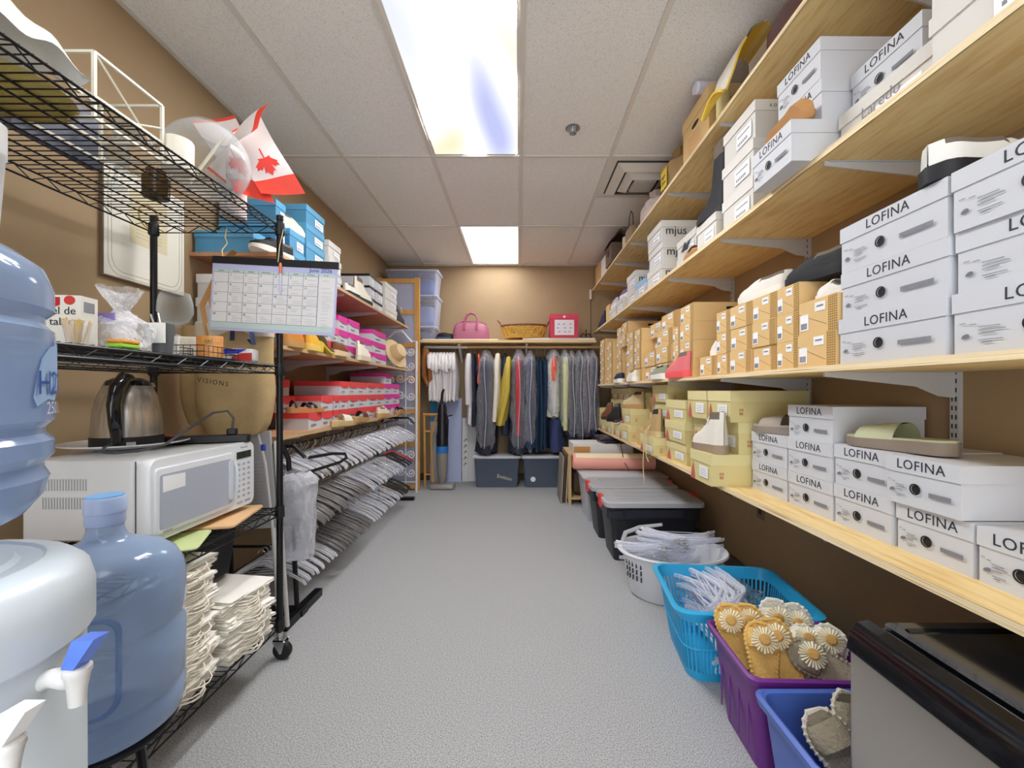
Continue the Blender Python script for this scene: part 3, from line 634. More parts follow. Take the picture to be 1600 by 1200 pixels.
shoe('boot', 'dark shiny ankle boot at the far end of the upper left shelf', (-1.27, 4.48, L3), RAD(86), up='33333C', sole='202026', L=.24, W=.09)
# ---------------------------------------------------------------- black wire rack (left)
PX0, PX1, PY0, PY1 = -1.554, -1.017, .62, 1.80
rack = thing('wire_rack', 'black wire shelving rack on casters along the left wall', 'shelving rack', (0, 0, 0))
for i, (x, y) in enumerate(((PX0, PY1), (PX1, PY1), (PX0, PY0), (PX1, PY0))):
    m = MB().lathe([(.0127, .115), (.0127, 1.865), (.0145, 1.867), (.0145, 1.885), (.006, 1.89)], 16, (x, y))
    z = .16
    while z < 1.85: m.lathe([(.0131, z), (.0136, z+.001), (.0131, z+.002)], 16, (x, y), cap=False); z += .0254
    m.build('post', M_BLACKMET, rack)
    c = thing('caster', None, None, (x, y, 0)) ; c.parent = rack
    MB().lathe([(.012, .08), (.012, .12)], 12).build('stem', M_CHROME, c)
    f = MB(); f.prism([(-.02, .086), (.02, .086), (.03, .08), (.016, .03), (.008, .03), (-.02, .075)], -.019, -.016, 'y'); f.prism([(-.02, .086), (.02, .086), (.03, .08), (.016, .03), (.008, .03), (-.02, .075)], .016, .019, 'y'); f.box(-.02, .025, -.019, .019, .082, .086); f.build('fork', M_CHROME, c)
    wv = MB(); wv.loft([[(.012+r*cos(2*pi*j/24), yy, .038+r*sin(2*pi*j/24)) for j in range(24)] for yy, r in ((-.013, .006), (-.013, .034), (-.009, .038), (.009, .038), (.013, .034), (.013, .006))]); wv.build('wheel', M_BLACK, c)
for k, z in enumerate((.160, .640, 1.245, 1.842)):
    s = MB(); wr = .0026
    for zz in (z, z-.028):
        s.tube([(PX0, PY0, zz), (PX1, PY0, zz), (PX1, PY1, zz), (PX0, PY1, zz)], .0034 if k != 2 else .004, 6, closed=True)
    for (p, q) in (((PX0, PY0), (PX1, PY0)), ((PX1, PY0), (PX1, PY1)), ((PX1, PY1), (PX0, PY1)), ((PX0, PY1), (PX0, PY0))):
        L_ = sqrt((q[0]-p[0])**2+(q[1]-p[1])**2); n = int(L_/.045)
        pts = [(p[0]+(q[0]-p[0])*i/n, p[1]+(q[1]-p[1])*i/n, z if i % 2 else z-.028) for i in range(n+1)]
        s.tube(pts, .002, 5)
    y = PY0+.012
    while y < PY1-.005:
        s.tube([(PX0, y, z+.004), (PX1, y, z+.004)], .0019, 5); y += .0254 if k == 3 else .0254
    for x in (PX0+.135, PX0+.27, PX0+.405): s.tube([(x, PY0, z-.001), (x, PY1, z-.001)], .003, 5); s.tube([(x, PY0, z-.028), (x, PY1, z-.028)], .003, 5)
    s.build('wire_shelf', M_BLACKMET, rack)
    for x, y in ((PX0, PY1), (PX1, PY1), (PX0, PY0), (PX1, PY0)): MB().lathe([(.016, z-.04), (.02, z-.034), (.0175, z+.012)], 16, (x, y)).build('corner_collar', M_BLACK, rack)

# water cooler and bottles
WB = film('A4BBDA', .32, .08, bump=.08, bs=12, name='blue_water_plastic'); WBD = film('7FA3D6', .22, .06, name='blue_water_plastic_dark')
WATER = film('C6D6EC', .06, .02, name='water')
def bottle(t, flip=False, base_z=0):
    pr = [(.02, .0), (.118, .0), (.132, .012), (.135, .03), (.135, .062), (.130, .070), (.130, .08), (.135, .088), (.135, .20), (.129, .212), (.129, .222), (.135, .234), (.135, .285), (.131, .305), (.118, .328), (.09, .352), (.05, .368), (.036, .378), (.031, .39), (.030, .44)]
    z = (lambda q: q) if not flip else (lambda q: .44-q)
    p = [(r, z(q)+base_z) for r, q in pr]
    if flip: p = p[::-1]
    MB().lathe(p, 48).build('bottle_body', WB, t)
    if not flip:
        for zz in (.062, .20):
            pass
cx, cy = -.655, .415
t = thing('water_cooler', 'white countertop-style water cooler at the left photo edge', 'water cooler', (cx, cy, 0), RAD(-6))
CO = mat('CBD6DE', .35, coat=.2)
def sq(r, z, n=8, w=.165): return [(x, y, z) for x, y in rrect(-r, r, -r, r, r*.93, n)]
MB().loft([sq(.158, 0), sq(.16, .02), sq(.158, .858), sq(.155, .864)]).build('cabinet', CO, t)
MB().loft([sq(.160, .858), sq(.166, .864), sq(.166, .905), sq(.160, .93), sq(.146, .943), sq(.125, .948), sq(.122, .945), sq(.105, .945), sq(.10, .95), sq(.085, .951), sq(.08, .946), sq(.066, .945), sq(.05, .948)]).build('top_cap', CO, t)
for i, (ly, lz) in enumerate(((.045, .822), (-.01, .79))):
    tp = thing('tap', None, None, (.157, ly, lz)); tp.parent = t; tp.scale = (.64, .64, .64)
    m = MB(); m.tube([(-.01, 0, .02), (.012, 0, .028), (.035, 0, .022), (.052, 0, .03)], [.016, .014, .0115, .012], 14); m.loft([[(.055+r*cos(2*pi*j/16), r*sin(2*pi*j/16), z) for j in range(16)] for r, z in ((.011, -.012), (.0125, .012), (.0165, .036), (.0185, .040), (.0185, .048), (.014, .05))])
    m.build('spout', mat('D9D9D6', .35), tp)
    m = MB(); m.add([(.04, -.012, .05), (.04, .012, .05), (.062, .012, .05), (.062, -.012, .05), (.062, -.014, .098), (.062, .014, .098), (.10, .012, .102), (.10, -.012, .102)], [(0, 1, 2, 3), (0, 4, 5, 1), (4, 7, 6, 5), (7, 3, 2, 6), (0, 3, 7, 4), (1, 5, 6, 2)])
    m.build('lever', mat('5578D6' if i == 0 else 'E8E8E8', .35), tp)
t = thing('water_bottle', 'large blue water bottle upturned on the white cooler', 'water bottle', (cx, cy, .948))
pr = [(r*1.07, z) for r, z in [(.028, -.02), (.030, .0), (.045, .022), (.08, .036), (.105, .052), (.118, .072), (.1225, .092), (.118, .102), (.118, .108), (.126, .118), (.126, .135), (.119, .143), (.119, .15), (.126, .158), (.126, .262), (.119, .27), (.119, .278), (.126, .286), (.126, .31), (.119, .334), (.10, .35), (.06, .355)]]
MB().lathe(pr, 56).build('bottle_body', WB, t)
MB().lathe([(r*.97, z) for r, z in pr if z < .23]+[(.115, .228)], 40).build('water', WATER, t)
# printed emblem: flame-like splash and lettering on the bottle's flank
def wrap(mb_or_me, R, ang0, z0, t, name, m, s=1.0):
    pass
def on_cyl(pts2, R, a0, z0): return [(R*cos(a0-u/R), R*sin(a0-u/R), z0+v) for u, v in pts2]
A0 = RAD(38)
sp = [(-.036, -.022), (-.046, .0), (-.04, .01), (-.05, .024), (-.041, .02), (-.034, .036), (-.03, .022), (-.026, .046), (-.018, .03), (-.004, .027), (.012, .014), (.02, -.006), (.026, -.03), (.02, -.04), (.0, -.032), (-.02, -.034)]
m = MB(); ctr = (-.01, 0.0)
vs = on_cyl([ctr]+sp, .1365, RAD(29), .215); m.add(vs, [(0, i+1, (i+1) % len(sp)+1) for i in range(len(sp))]); m.build('splash_print', mat('9FC4EE', .5), t)
def cyl_text(body, size, m_, R, a0, z0, parent, name):
    me = text_mesh(body, size, 0).copy(); me.materials.clear(); me.materials.append(m_)
    for v in me.vertices:
        u, vv = v.co.x, v.co.y; v.co = (R*cos(a0+u/R), R*sin(a0+u/R), z0+vv)
    o = bpy.data.objects.new(name, me); C.objects.link(o); o.parent = parent; return o
cyl_text('H2O', .038, mat('2E5AA8', .5), .1375, RAD(36), .200, t, 'lettering')
cyl_text('250 L', .02, mat('C9D9F2', .5), .1375, RAD(36), .172, t, 'volume_print')
m = MB(); m.tube([(.118*cos(RAD(70)), .118*sin(RAD(70)), .245), (.15*cos(RAD(66)), .15*sin(RAD(66)), .25), (.152*cos(RAD(66)), .152*sin(RAD(66)), .22), (.12*cos(RAD(70)), .12*sin(RAD(70)), .215)], .006, 8)
t2 = thing('paper_cup_stack', 'tall stack of white paper cups on the upturned bottle at left edge', 'paper cups', (-.655, .50, 1.3035))
MB().lathe([(.024, 0), (.031, .12), (.0325, .122), (.0325, .126), (.0325, .16), (.03, .16)], 24).build('cups', mat('E6E9EC', .6), t2)
# second jug
t = thing('water_jug', 'full blue water jug with capped neck beside the cooler', 'water bottle', (-.872, .892, .432))
pr = [(.02, .0), (.112, .0), (.128, .012), (.133, .03), (.135, .06), (.130, .070), (.130, .08), (.135, .088), (.135, .20), (.129, .212), (.129, .222), (.135, .234), (.135, .30), (.131, .325), (.118, .352), (.09, .376), (.05, .39), (.036, .400), (.030, .415), (.029, .47)]
MB().lathe(pr, 56).build('bottle_body', WB, t)
MB().lathe([(r*.975, z+.002) for r, z in pr if z < .36]+[(.085, .368)], 44).build('water', WATER, t)
MB().lathe([(.0315, .428), (.0325, .43), (.0325, .452), (.0345, .454), (.034, .482), (.031, .486), (.024, .486)], 32).build('cap', film('BFD2F4', .55, .3, name='milky_cap'), t)
MB().lathe([(.024, .4862), (.031, .4862), (.031, .4885), (.024, .4885)], 28).build('cap_sticker', mat('7FB4E8', .4), t)
m = MB(); A1 = RAD(-62)
fr = rrect(-.055, .055, .095, .275, .03, 5)
m.loft([on_cyl([(u*s, (v-.185)*s2+.185) for u, v in fr], R_, A1, 0) for s, s2, R_ in ((1.12, 1.06, .1352), (1.06, 1.03, .139), (1, 1, .139), (.94, .97, .1352))], 0, False, False)
m.build('handle_recess', WBD, t)
t = thing('plant_stand', 'round black stand holding up the full blue water jug', 'stand', (-.872, .892, 0))
MB().lathe([(.02, .418), (.118, .418), (.122, .422), (.122, .428), (.118, .4315), (.02, .4315)], 36).build('top', M_BLACKMET, t)
for k in range(4): MB().tube([(.05*cos(RAD(45+90*k)), .05*sin(RAD(45+90*k)), .42), (.085*cos(RAD(45+90*k)), .085*sin(RAD(45+90*k)), 0)], .009, 8).build('leg', M_BLACKMET, t)

# microwave, boards, kettle, plate, power bar
t = thing('microwave', 'white microwave oven on the third rack shelf', 'microwave', (-1.10, 1.509, .678))
W2 = .253; m = MB()
m.rbox(-.38, -.045, -W2, W2, .012, .254, .012, .006)
for x, y in ((-.34, -.2), (-.34, .2), (-.08, -.2), (-.08, .2)): m.lathe([(.015, 0), (.014, .013)], 12, (x, y))
m.build('casing', mat('D6D9DC', .4), t)
fr = MB(); fr.loft([[(x, y*s, .127+(z-.127)*s) for y, z in rrect(-W2, W2, 0, .256, .028, 6)] for x, s in ((-.046, .985), (-.03, 1.0), (-.01, 1.0), (0, .975))]); fr.build('front_frame', mat('E4E8EC', .3, coat=.2), t)
d = MB(); d.loft([[(x, y, z) for y, z in rrect(-W2+.018+i, .118-i, .022+i, .226-i, .012, 4)] for x, i in ((-.001, 0), (.007, .002), (.008, .005))]); door = d.build('door', mat('DDE1E6', .3, coat=.2), t)
mesh_m, bb = base('door_mesh'); N, Lk = nt(mesh_m); tc = N.new('ShaderNodeTexCoord'); vo = N.new('ShaderNodeTexVoronoi'); vo.inputs['Scale'].default_value = 260; vo.inputs['Randomness'].default_value = 0
Lk.new(tc.outputs['Object'], vo.inputs['Vector']); cr = N.new('ShaderNodeValToRGB'); cr.color_ramp.elements[0].color = lin('6E7690'); cr.color_ramp.elements[1].color = lin('B6BCCB'); cr.color_ramp.elements[0].position = .25; cr.color_ramp.elements[1].position = .4
Lk.new(vo.outputs['Distance'], cr.inputs[0]); Lk.new(cr.outputs[0], bb.inputs['Base Color']); bb.inputs['Roughness'].default_value = .25
MB().loft([[(x, y, z) for y, z in rrect(-W2+.03, .098, .036, .205, .008, 3)] for x in (.008, .0088)]).build('window', mesh_m, door)
m = MB(); m.loft([[(x, y, z) for y, z in rrect(.082, .112, .05, .20, .012, 4)] for x in (.009, .0135)]); m.tube([(.011, .112, .055), (.02, .111, .08), (.024, .11, .125), (.02, .111, .17), (.011, .112, .195)], .005, 8); m.build('door_handle', mat('D0D5DE', .3), door)
m = MB(); m.add([(.0092, -W2+.04, .15), (.0092, -W2+.04, .2), (.0092, -.125, .196), (.0092, -.125, .152)], [(0, 1, 2, 3)]); m.build('sticker', M_LABEL, door)
m = MB(); m.box(0, .002, .14, .226, .195, .222); m.build('display', mat('2E362E', .2), t)
m = MB()
for r_ in range(7):
    for c_ in range(3): m.loft([[(x, .152+.03*c_+.009*cos(q), .172-.021*r_+.0055*sin(q)) for q in [2*pi*j/10 for j in range(10)]] for x in (-.001, .0012)])
m.box(0, .0015, .142, .175, .018, .026); m.box(0, .0015, .188, .222, .018, .026); m.build('keypad', mat('A9AEBB', .5), t)
lettering('Panasonic', .011, M_GREYINK, t, (.0002, .185, .238), '+x')
m = MB(); lettering('INVERTER', .008, M_GREYINK, door, (.0082, -W2+.06, .028), '+x')
m = MB()
for c_ in range(16): m.box(-.315+c_*.0085, -.311+c_*.0085, -W2-.0006, -W2+.001, .11, .145)
m.build('side_vent', mat('9DA1A6', .6), t); m = MB()
for c_ in range(16): m.box(-.315+c_*.0085, -.311+c_*.0085, -W2-.0006, -W2+.001, .165, .20)
m.build('side_vent', mat('9DA1A6', .6), t)
m = MB(); m.box(-.04, -.0375, -W2-.0008, -W2+.002, .012, .252); m.build('seam', mat('55585C', .6), t)
t = thing('cutting_board', 'light wooden board sticking out under the microwave', 'cutting board', (-1.22, 1.62, .6475), RAD(12))
MB().rbox(-.14, .175, -.15, .14, 0, .012, .02).build('board', mat('D9B183', .5), t)
t = thing('cutting_mat', 'pale green plastic cutting mat under the microwave', 'cutting mat', (-1.16, 1.36, .6475), RAD(25))
MB().rbox(-.14, .13, -.12, .08, 0, .008, .02).build('mat', mat('C9D69A', .5), t)
t = thing('baking_tray', 'brown wooden tray under the near end of the microwave', 'tray', (-1.31, 1.12, .6475), RAD(4))
MB().sweep_box(-.17, .22, -.17, .12, 0, .025, .015, .03, th=.006).build('tray', mat('8E6A3E', .5), t)
for i, (dx, dz, c_) in enumerate(((0, .0, 'E8E4D8'), (-.005, .014, 'F0EEE8'), (.004, .028, 'DDE8D6'))):
    t = thing('plate', ['bottom cream plate of the pile behind the blue jug neck', 'middle white plate of the pile behind the blue jug neck', 'top pale green plate of the pile behind the jug neck'][i], 'plate', (-1.19+dx, 1.0, .656+dz), group='plates behind the water jugs')
    MB().lathe([(.05, 0), (.055, .002), (.10, .02), (.102, .0215), (.098, .022), (.055, .006), (.02, .005)], 40).build('dish', mat(c_, .3, coat=.3), t)
t = thing('serving_plate', 'large white plate on top of the microwave under the kettle', 'plate', (-1.425, 1.54, .934))
MB().lathe([(.09, 0), (.095, .003), (.16, .014), (.182, .02), (.182, .024), (.158, .019), (.108, .008), (.02, .008)], 56).build('dish', mat('DDE0E2', .3, coat=.3), t)
t = thing('electric_kettle', 'brushed steel and black electric kettle on the white plate', 'kettle', (-1.405, 1.52, .943), RAD(82))
steel = noisecol('brushed_steel', [(.3, 'A8A39C'), (.7, 'D2CDC4')], 3, .28, stretch=(30, 30, .4)); steel.node_tree.nodes['Principled BSDF'].inputs['Metallic'].default_value = .85
MB().lathe([(.098, .036), (.099, .04), (.094, .12), (.082, .18), (.066, .218), (.05, .232)], 48).build('body', steel, t)
MB().lathe([(.098, 0), (.101, .006), (.101, .036), (.096, .04)], 48).build('base', M_BLACK, t)
MB().lathe([(.067, .216), (.06, .232), (.04, .243), (.01, .247)], 40).build('lid', M_BLACKG, t)
m = MB(); m.tube([(-.035, -.05, .236), (-.075, -.075, .238), (-.108, -.088, .205), (-.118, -.09, .15), (-.112, -.088, .09), (-.092, -.07, .03)], [.016, .019, .019, .018, .017, .014], 12, flat=1.3); m.build('handle', M_BLACKG, t)
m = MB(); m.loft([[(.055, -.02, .2), (.055, .02, .2), (.045, .02, .23), (.045, -.02, .23)], [(.098, -.004, .215), (.098, .004, .215), (.09, .006, .228), (.09, -.006, .228)]]); m.build('spout', steel, t)
m = MB(); m.box(-.012, .012, -.106, -.099, .01, .022); m.xf(Matrix.Rotation(RAD(-35), 4, 'Z')); m.build('switch', M_CHROME, t)
t = thing('power_bar', 'black power bar on top of the microwave', 'power bar', (-1.22, 1.685, .934), RAD(20))
MB().rbox(-.17, .13, -.025, .025, 0, .03, .012).build('housing', M_BLACK, t)
MB().box(-.155, -.135, -.012, .012, .0295, .034).build('red_switch', mat('D8202A', .3), t)
MB().rbox(.05, .085, -.017, .017, .03, .055, .008).build('plug', M_BLACK, t)
t = thing('kettle_cord', 'grey kettle cord looping from the kettle to the power bar', 'cord', (0, 0, 0))
MB().tube([(-1.36, 1.425, .965), (-1.345, 1.37, .955), (-1.31, 1.335, .946), (-1.27, 1.33, .945), (-1.235, 1.37, .945), (-1.215, 1.45, .955), (-1.225, 1.58, 1.005), (-1.2, 1.66, 1.055), (-1.17, 1.70, 1.06), (-1.155, 1.712, 1.03), (-1.158, 1.709, .99)], .0045, 8).build('cable', mat('4A4B50', .5), t)

# middle rack shelf (z 1.25)
ZS = 1.2515
t = thing('salt_box', 'white table salt box with red emblem and tomato picture', 'salt box', (-1.085, 1.03, ZS), RAD(8))
MB().box(-.045, .03, -.02, .03, 0, .118).build('carton', mat('DDDBD3', .6), t)
m = MB(); m.add([(-.042, -.0207, .113), (-.012, -.0207, .113), (-.012, -.0207, .094), (-.027, -.0207, .088), (-.042, -.0207, .094)], [(0, 1, 2, 3, 4)]); m.build('emblem', mat('B5202C', .5), t)
m = MB(); m.loft([[(.008+.012*cos(q), y, .106+.011*sin(q)) for q in [2*pi*j/16 for j in range(16)]] for y in (-.0208, -.0201)]); m.build('tomato_picture', mat('C23A33', .5), t)
lettering('sel de\ntable', .026, M_INK, t, (-.009, -.0207, .067), '-y')
MB().box(.0302, .0308, -.01, .02, .08, .105).build('barcode', M_GREYINK, t)
CL = film('FFFFFF', .12, .08); CLB = film('F4F6FA', .22, .2, bump=1.2, bs=28, name='crinkled_clear_plastic')
t = thing('toothpick_cup', 'clear cup filled with gold toothpicks beside the salt box', 'cup of toothpicks', (-1.045, 1.0, ZS))
MB().lathe([(.018, 0), (.026, .05), (.027, .051), (.025, .05), (.017, .003)], 24).build('cup', CL, t)
m = MB(); r_ = random.Random(3)
for i in range(36):
    q = r_.uniform(0, 2*pi); rr = r_.uniform(.0, .014); m.tube([(rr*cos(q), rr*sin(q), .004), (rr*2.0*cos(q+.3), rr*2.0*sin(q+.3), .056)], .0017, 4)
m.build('toothpicks', mat('D2B25E', .4), t, kind='stuff')
t = thing('sponge', 'orange and green sponge at the shelf front edge', 'sponge', (-1.042, 1.115, ZS), RAD(5))
MB().rbox(-.02, .02, -.03, .03, 0, .012, .003).build('scrub_pad', mat('8FCB3E', .8), t)
MB().rbox(-.02, .02, -.03, .03, .012, .023, .003).build('foam', mat('E39B45', .9, bump=.4, bs=150), t)
def crinkle_bag(name, label, loc, w, d_, h, mt, cat='plastic bag', neck=.62, seed=1, flare=.5, rz=0, rough=.04):
    t = thing(name, label, cat, loc, rz); r = random.Random(seed); n = 26; rings = []
    for i in range(15):
        v = i/14; s = 1.0 if v < neck-.2 else (1-(v-neck+.2)/.2*(1-.22) if v < neck else .22+(v-neck)/(1-neck)*flare)
        s *= (.93+.07*min(1, v*8)); ring = []
        for j in range(n):
            q = 2*pi*j/n; k = s*(1+.10*sin(3*q+seed+v*4)+.06*sin(7*q-v*9)+r.uniform(-rough, rough)); ring.append((w/2*k*cos(q), d_/2*k*sin(q), h*v+r.uniform(-.004, .004)*(v > .05)))
        rings.append(ring)
    MB().loft(rings, 0, True, False).build('film', mt, t, ang=25); return t
tb = crinkle_bag('plastic_bag', 'tied clear plastic bag of disposable cups on the rack shelf', (-1.095, 1.165, ZS), .125, .13, .17, CLB, seed=4)
for i in range(3): MB().lathe([(.02, .004+.012*i), (.03, .075+.012*i), (.031, .075+.012*i)], 20, (.005, .0), cap=False).build('disposable_cup', film('FFFFFF', .3, .2), tb)
MB().box(-.03, .03, -.052, -.05, .07, .095).build('purple_label', mat('8B7CC0', .5), tb)
t = thing('glass_tumbler', 'short glass tumbler with a white card beside the plastic bag', 'glass', (-1.16, 1.40, ZS))
MB().lathe([(.026, 0), (.032, .075), (.031, .075), (.026, .008)], 28).build('glass', CL, t)
t = thing('utensil_jar', 'grey jar with a white label holding cutlery', 'utensil jar', (-1.075, 1.275, ZS))
MB().lathe([(.024, 0), (.028, .045), (.03, .09), (.028, .09), (.024, .01)], 24).build('jar', mat('5E6268', .4), t)
MB().box(-.032, .036, -.034, -.031, .03, .09).build('card_label', mat('E8E8E2', .6), t)
m = MB(); m.tube([(0, 0, .02), (-.035, 0, .12)], .0035, 6); m.tube([(.01, 0, .02), (-.02, .01, .125)], .003, 6); m.build('cutlery', M_CHROME, t)
GLASS = film('E6ECEE', .02, .03, name='thin_glass', blend=.09, k_=.9)
def wineglass(name, label, loc, R_=.045, h=.2, big=1):
    t = thing(name, label, 'wine glass', loc)
    MB().lathe([(.034*big, 0), (.034*big, .002), (.01, .006), (.0045, .02), (.004, h*.42), (.012, h*.47), (R_*.75, h*.56), (R_, h*.7), (R_*.97, h*.85), (R_*.80, h), (R_*.79, h), (R_*.95, h*.85), (R_*.98, h*.7), (R_*.73, h*.565), (.004, h*.485)], 40, cap=True).build('glass', GLASS, t); return t
wineglass('wine_glass', 'large empty wine glass standing on the rack shelf', (-1.08, 1.33, ZS), .047, .196)
t = thing('wire_basket', 'small black wire basket on the rack shelf', 'basket', (-1.08, 1.475, ZS))
m = MB()
for z in (0.003, .02, .04): m.tube([(x, y, z) for x, y in rrect(-.09, .045, -.085, .085, .012, 2)], .0016, 5, closed=True)
for i in range(9): y = -.085+.17*i/8; m.tube([(-.09, y, .04), (-.09, y, .003), (.045, y, .003), (.045, y, .04)], .0012, 4)
for i in range(7): x = -.09+.135*i/6; m.tube([(x, -.085, .04), (x, -.085, .003), (x, .085, .003), (x, .085, .04)], .0012, 4)
m.build('wire', M_BLACKMET, t)
t = thing('snack_pack', 'orange and clear snack packet with green print in the wire basket', 'snack packet', (-1.075, 1.49, ZS+.006), RAD(12))
m = MB(); m.grid(lambda u, v: (-.05+.085*u, -.01+.02*sin(pi*u)*(1-.3*v)-.0, .075*v), 8, 8); m.grid(lambda u, v: (-.05+.085*u, -.01-.02*sin(pi*u)*(1-.3*v), .075*v), 8, 8); m.build('packet', mat('E39A52', .35, bump=.4, bs=60, var=.2, vs=30), t)
lettering('EAT', .016, mat('3E7A35', .5), t, (.0, -.034, .055), '-y', 'green_print')
t = thing('napkin_bag', 'cream paper napkin bag lying behind the wire basket', 'napkins', (-1.25, 1.55, ZS), RAD(14))
MB().rbox(-.14, .11, -.05, .04, 0, .085, .02, .012).build('bag', mat('D9D2C2', .7, bump=.5, bs=25), t)
t = thing('snack_pack', 'blue, white and red snack packet at the far end of the rack shelf', 'snack packet', (-1.05, 1.655, ZS), RAD(10))
MB().rbox(-.10, .02, -.03, .03, .0, .052, .01, .008).build('packet', mat('C9C9CC', .35, bump=.4, bs=40), t)
m = MB(); m.add([(-.10, -.0306, .05), (.0, -.0306, .05), (-.03, -.0306, .032), (-.1, -.0306, .032)], [(0, 1, 2, 3)]); m.build('blue_band', mat('2F37B8', .4), t)
m = MB(); m.add([(-.06, -.031, .004), (.018, -.031, .004), (.018, -.031, .036), (-.02, -.031, .034), (-.05, -.031, .02)], [(0, 1, 2, 3, 4)]); m.build('red_picture', mat('B02C24', .5), t)

# top rack shelf (z 1.846)
ZT = 1.849
t = thing('wire_lantern', 'white open-frame lantern on the top of the wire rack', 'lantern', (-1.20, 1.205, ZT))
fr = MB(); hx, hy, hz = .095, .105, .175
for sx in (-1, 1):
    for sy in (-1, 1): fr.box(sx*hx-.004, sx*hx+.004, sy*hy-.004, sy*hy+.004, 0, hz)
for z in (.004, .06, hz):
    for sx in (-1, 1): fr.box(sx*hx-.0035, sx*hx+.0035, -hy, hy, z-.0035, z+.0035)
    for sy in (-1, 1): fr.box(-hx, hx, sy*hy-.0035, sy*hy+.0035, z-.0035, z+.0035)
fr.tube([(hx, -hy, hz), (hx, hy, .004)], .003, 6); fr.tube([(hx, hy, hz*.6), (hx, -hy*.1, .05)], .003, 6); fr.tube([(-hx, -hy, hz), (hx, -hy, .06)], .003, 6)
fr.build('frame', mat('E2DECF', .5), t)
t = thing('grey_binder', 'dark grey folder standing behind the white lantern', 'folder', (-1.345, 1.23, ZT))
MB().box(-.03, .0, -.11, .13, 0, .17).build('cover', mat('5F6376', .5), t)
t = thing('candle_block', 'ivory pillar candle beside the clear glass bowl', 'candle', (-1.10, 1.365, ZT))
MB().lathe([(.042, 0), (.043, .004), (.043, .095), (.04, .1), (.02, .098)], 36).build('wax', mat('EDE8D8', .4), t)
MB().tube([(0, 0, .097), (0, 0, .108)], .0012, 5).build('wick', M_BLACK, t)
for i, (x, y, l) in enumerate(((-1.15, 1.66, 'upturned wine glass nearest the rack post on the top shelf'), (-1.40, 1.47, 'wine glass behind the glass bowl on the top rack shelf'), (-1.26, 1.36, 'wine glass between candle and wall on the top rack shelf'))):
    wineglass('wine_glass', l, (x, y, ZT), .036, .16, .9)
t = thing('amber_jar', 'brown amber jar seen through the top rack shelf', 'jar', (-1.33, 1.55, ZT))
MB().lathe([(.04, 0), (.042, .07), (.03, .085), (.03, .1), (.01, .1)], 24).build('jar', mat('5A4220', .2), t)
t = thing('white_cloth', 'crumpled white cloth at the near end of the top rack shelf', 'cloth', (-1.2, .88, ZT+.016))
MB().grid(lambda u, v: (-.22+.4*u, -.14+.27*v, .02+.13*max(0, sin(pi*min(u, 1))*sin(pi*v))**.6+.018*sin(17*u+5*v)*sin(11*v)), 26, 22).build('fabric', mat('DFE0DC', .8, bump=.3, bs=30), t)
t = thing('straw_tray', 'round yellow woven tray under the white cloth', 'tray', (-1.24, 1.0, ZT))
MB().lathe([(.02, 0), (.12, .0), (.14, .014), (.138, .016), (.11, .006), (.02, .006)], 32).build('weave', mat('B5A25A', .7, bump=.4, bs=120), t) 
t = thing('glass_bowl', 'big clear round glass bowl holding rolled flags', 'glass bowl', (-1.15, 1.53, ZT), rot=(RAD(-8), RAD(4), 0))
n = 22; prof = [(.138*sin(q)+.0, .135-.135*cos(q)) for q in [RAD(14+ (150-14)*i/n) for i in range(n+1)]]
MB().lathe([(.03, .003)]+prof+[(.0815, .247), (.079, .251)]+[(r-.003, z) for r, z in prof[::-1]], 56, cap=False).build('glass', film('F0F3F4', .035, .03, name='bowl_glass', blend=.12, k_=.9), t)
leaf = [(0, -.30), (.02, -.30), (.018, -.02), (.19, -.05), (.165, .01), (.33, .14), (.29, .165), (.32, .27), (.22, .25), (.20, .30), (.11, .20), (.15, .40), (.09, .37), (0, .5)]
leaf = [(x*1.0, y) for x, y in leaf]; LEAF = leaf + [(-x, y) for x, y in leaf[::-1] if x > 0]
def flag(label, fn, stick=None, leafs=True, b0=.25, b1=.25):
    """flag: fn(u,v)->point, u along the length 0..1, v across; red ends, white middle, red leaf"""
    t = thing('canada_flag', label, 'flag', (0, 0, 0))
    def g_(u0, u1, nu):
        m = MB(); m.grid(lambda a_, b_: fn(u0+(u1-u0)*a_, b_), nu, 14)
        return m
    RD = mat('E8412E', .55); WH = mat('E4DAD8', .6)
    g_(0, b0, 6).build('red_band', RD, t); g_(1-b1, 1, 6).build('red_band', RD, t); g_(b0, 1-b1, 12).build('white_field', WH, t)
    if leafs:
        m = MB(); P = [Vector(fn(.5+ y*.46-.03, .5+x*.92)) for x, y in LEAF]; cpt = Vector(fn(.5, .5))
        du = Vector(fn(.52, .5))-Vector(fn(.48, .5)); dv = Vector(fn(.5, .54))-Vector(fn(.5, .46)); nn = du.cross(dv).normalized()*.0012
        for s_ in (1, -1):
            # subdivide fan to follow the cloth
            V = []; K = 5
            for i_, (x, y) in enumerate(LEAF):
                for k_ in range(1, K+1):
                    f_ = k_/K; V.append(Vector(fn(.49+y*.46*f_, .5+x*.92*f_))+nn*s_)
            ctr_ = Vector(fn(.49, .5))+nn*s_; nL = len(LEAF); fs = []
            for i_ in range(nL):
                j_ = (i_+1) % nL; fs.append((0, 1+i_*K, 1+j_*K))
                for k_ in range(K-1): fs.append((1+i_*K+k_, 1+i_*K+k_+1, 1+j_*K+k_+1, 1+j_*K+k_))
            m.add([ctr_]+V, fs)
        m.build('maple_leaf', mat('E2301F', .5), t)
    if stick: MB().tube(stick, .006, 8).build('stick', mat('E9E3CF', .5), t)
    return t
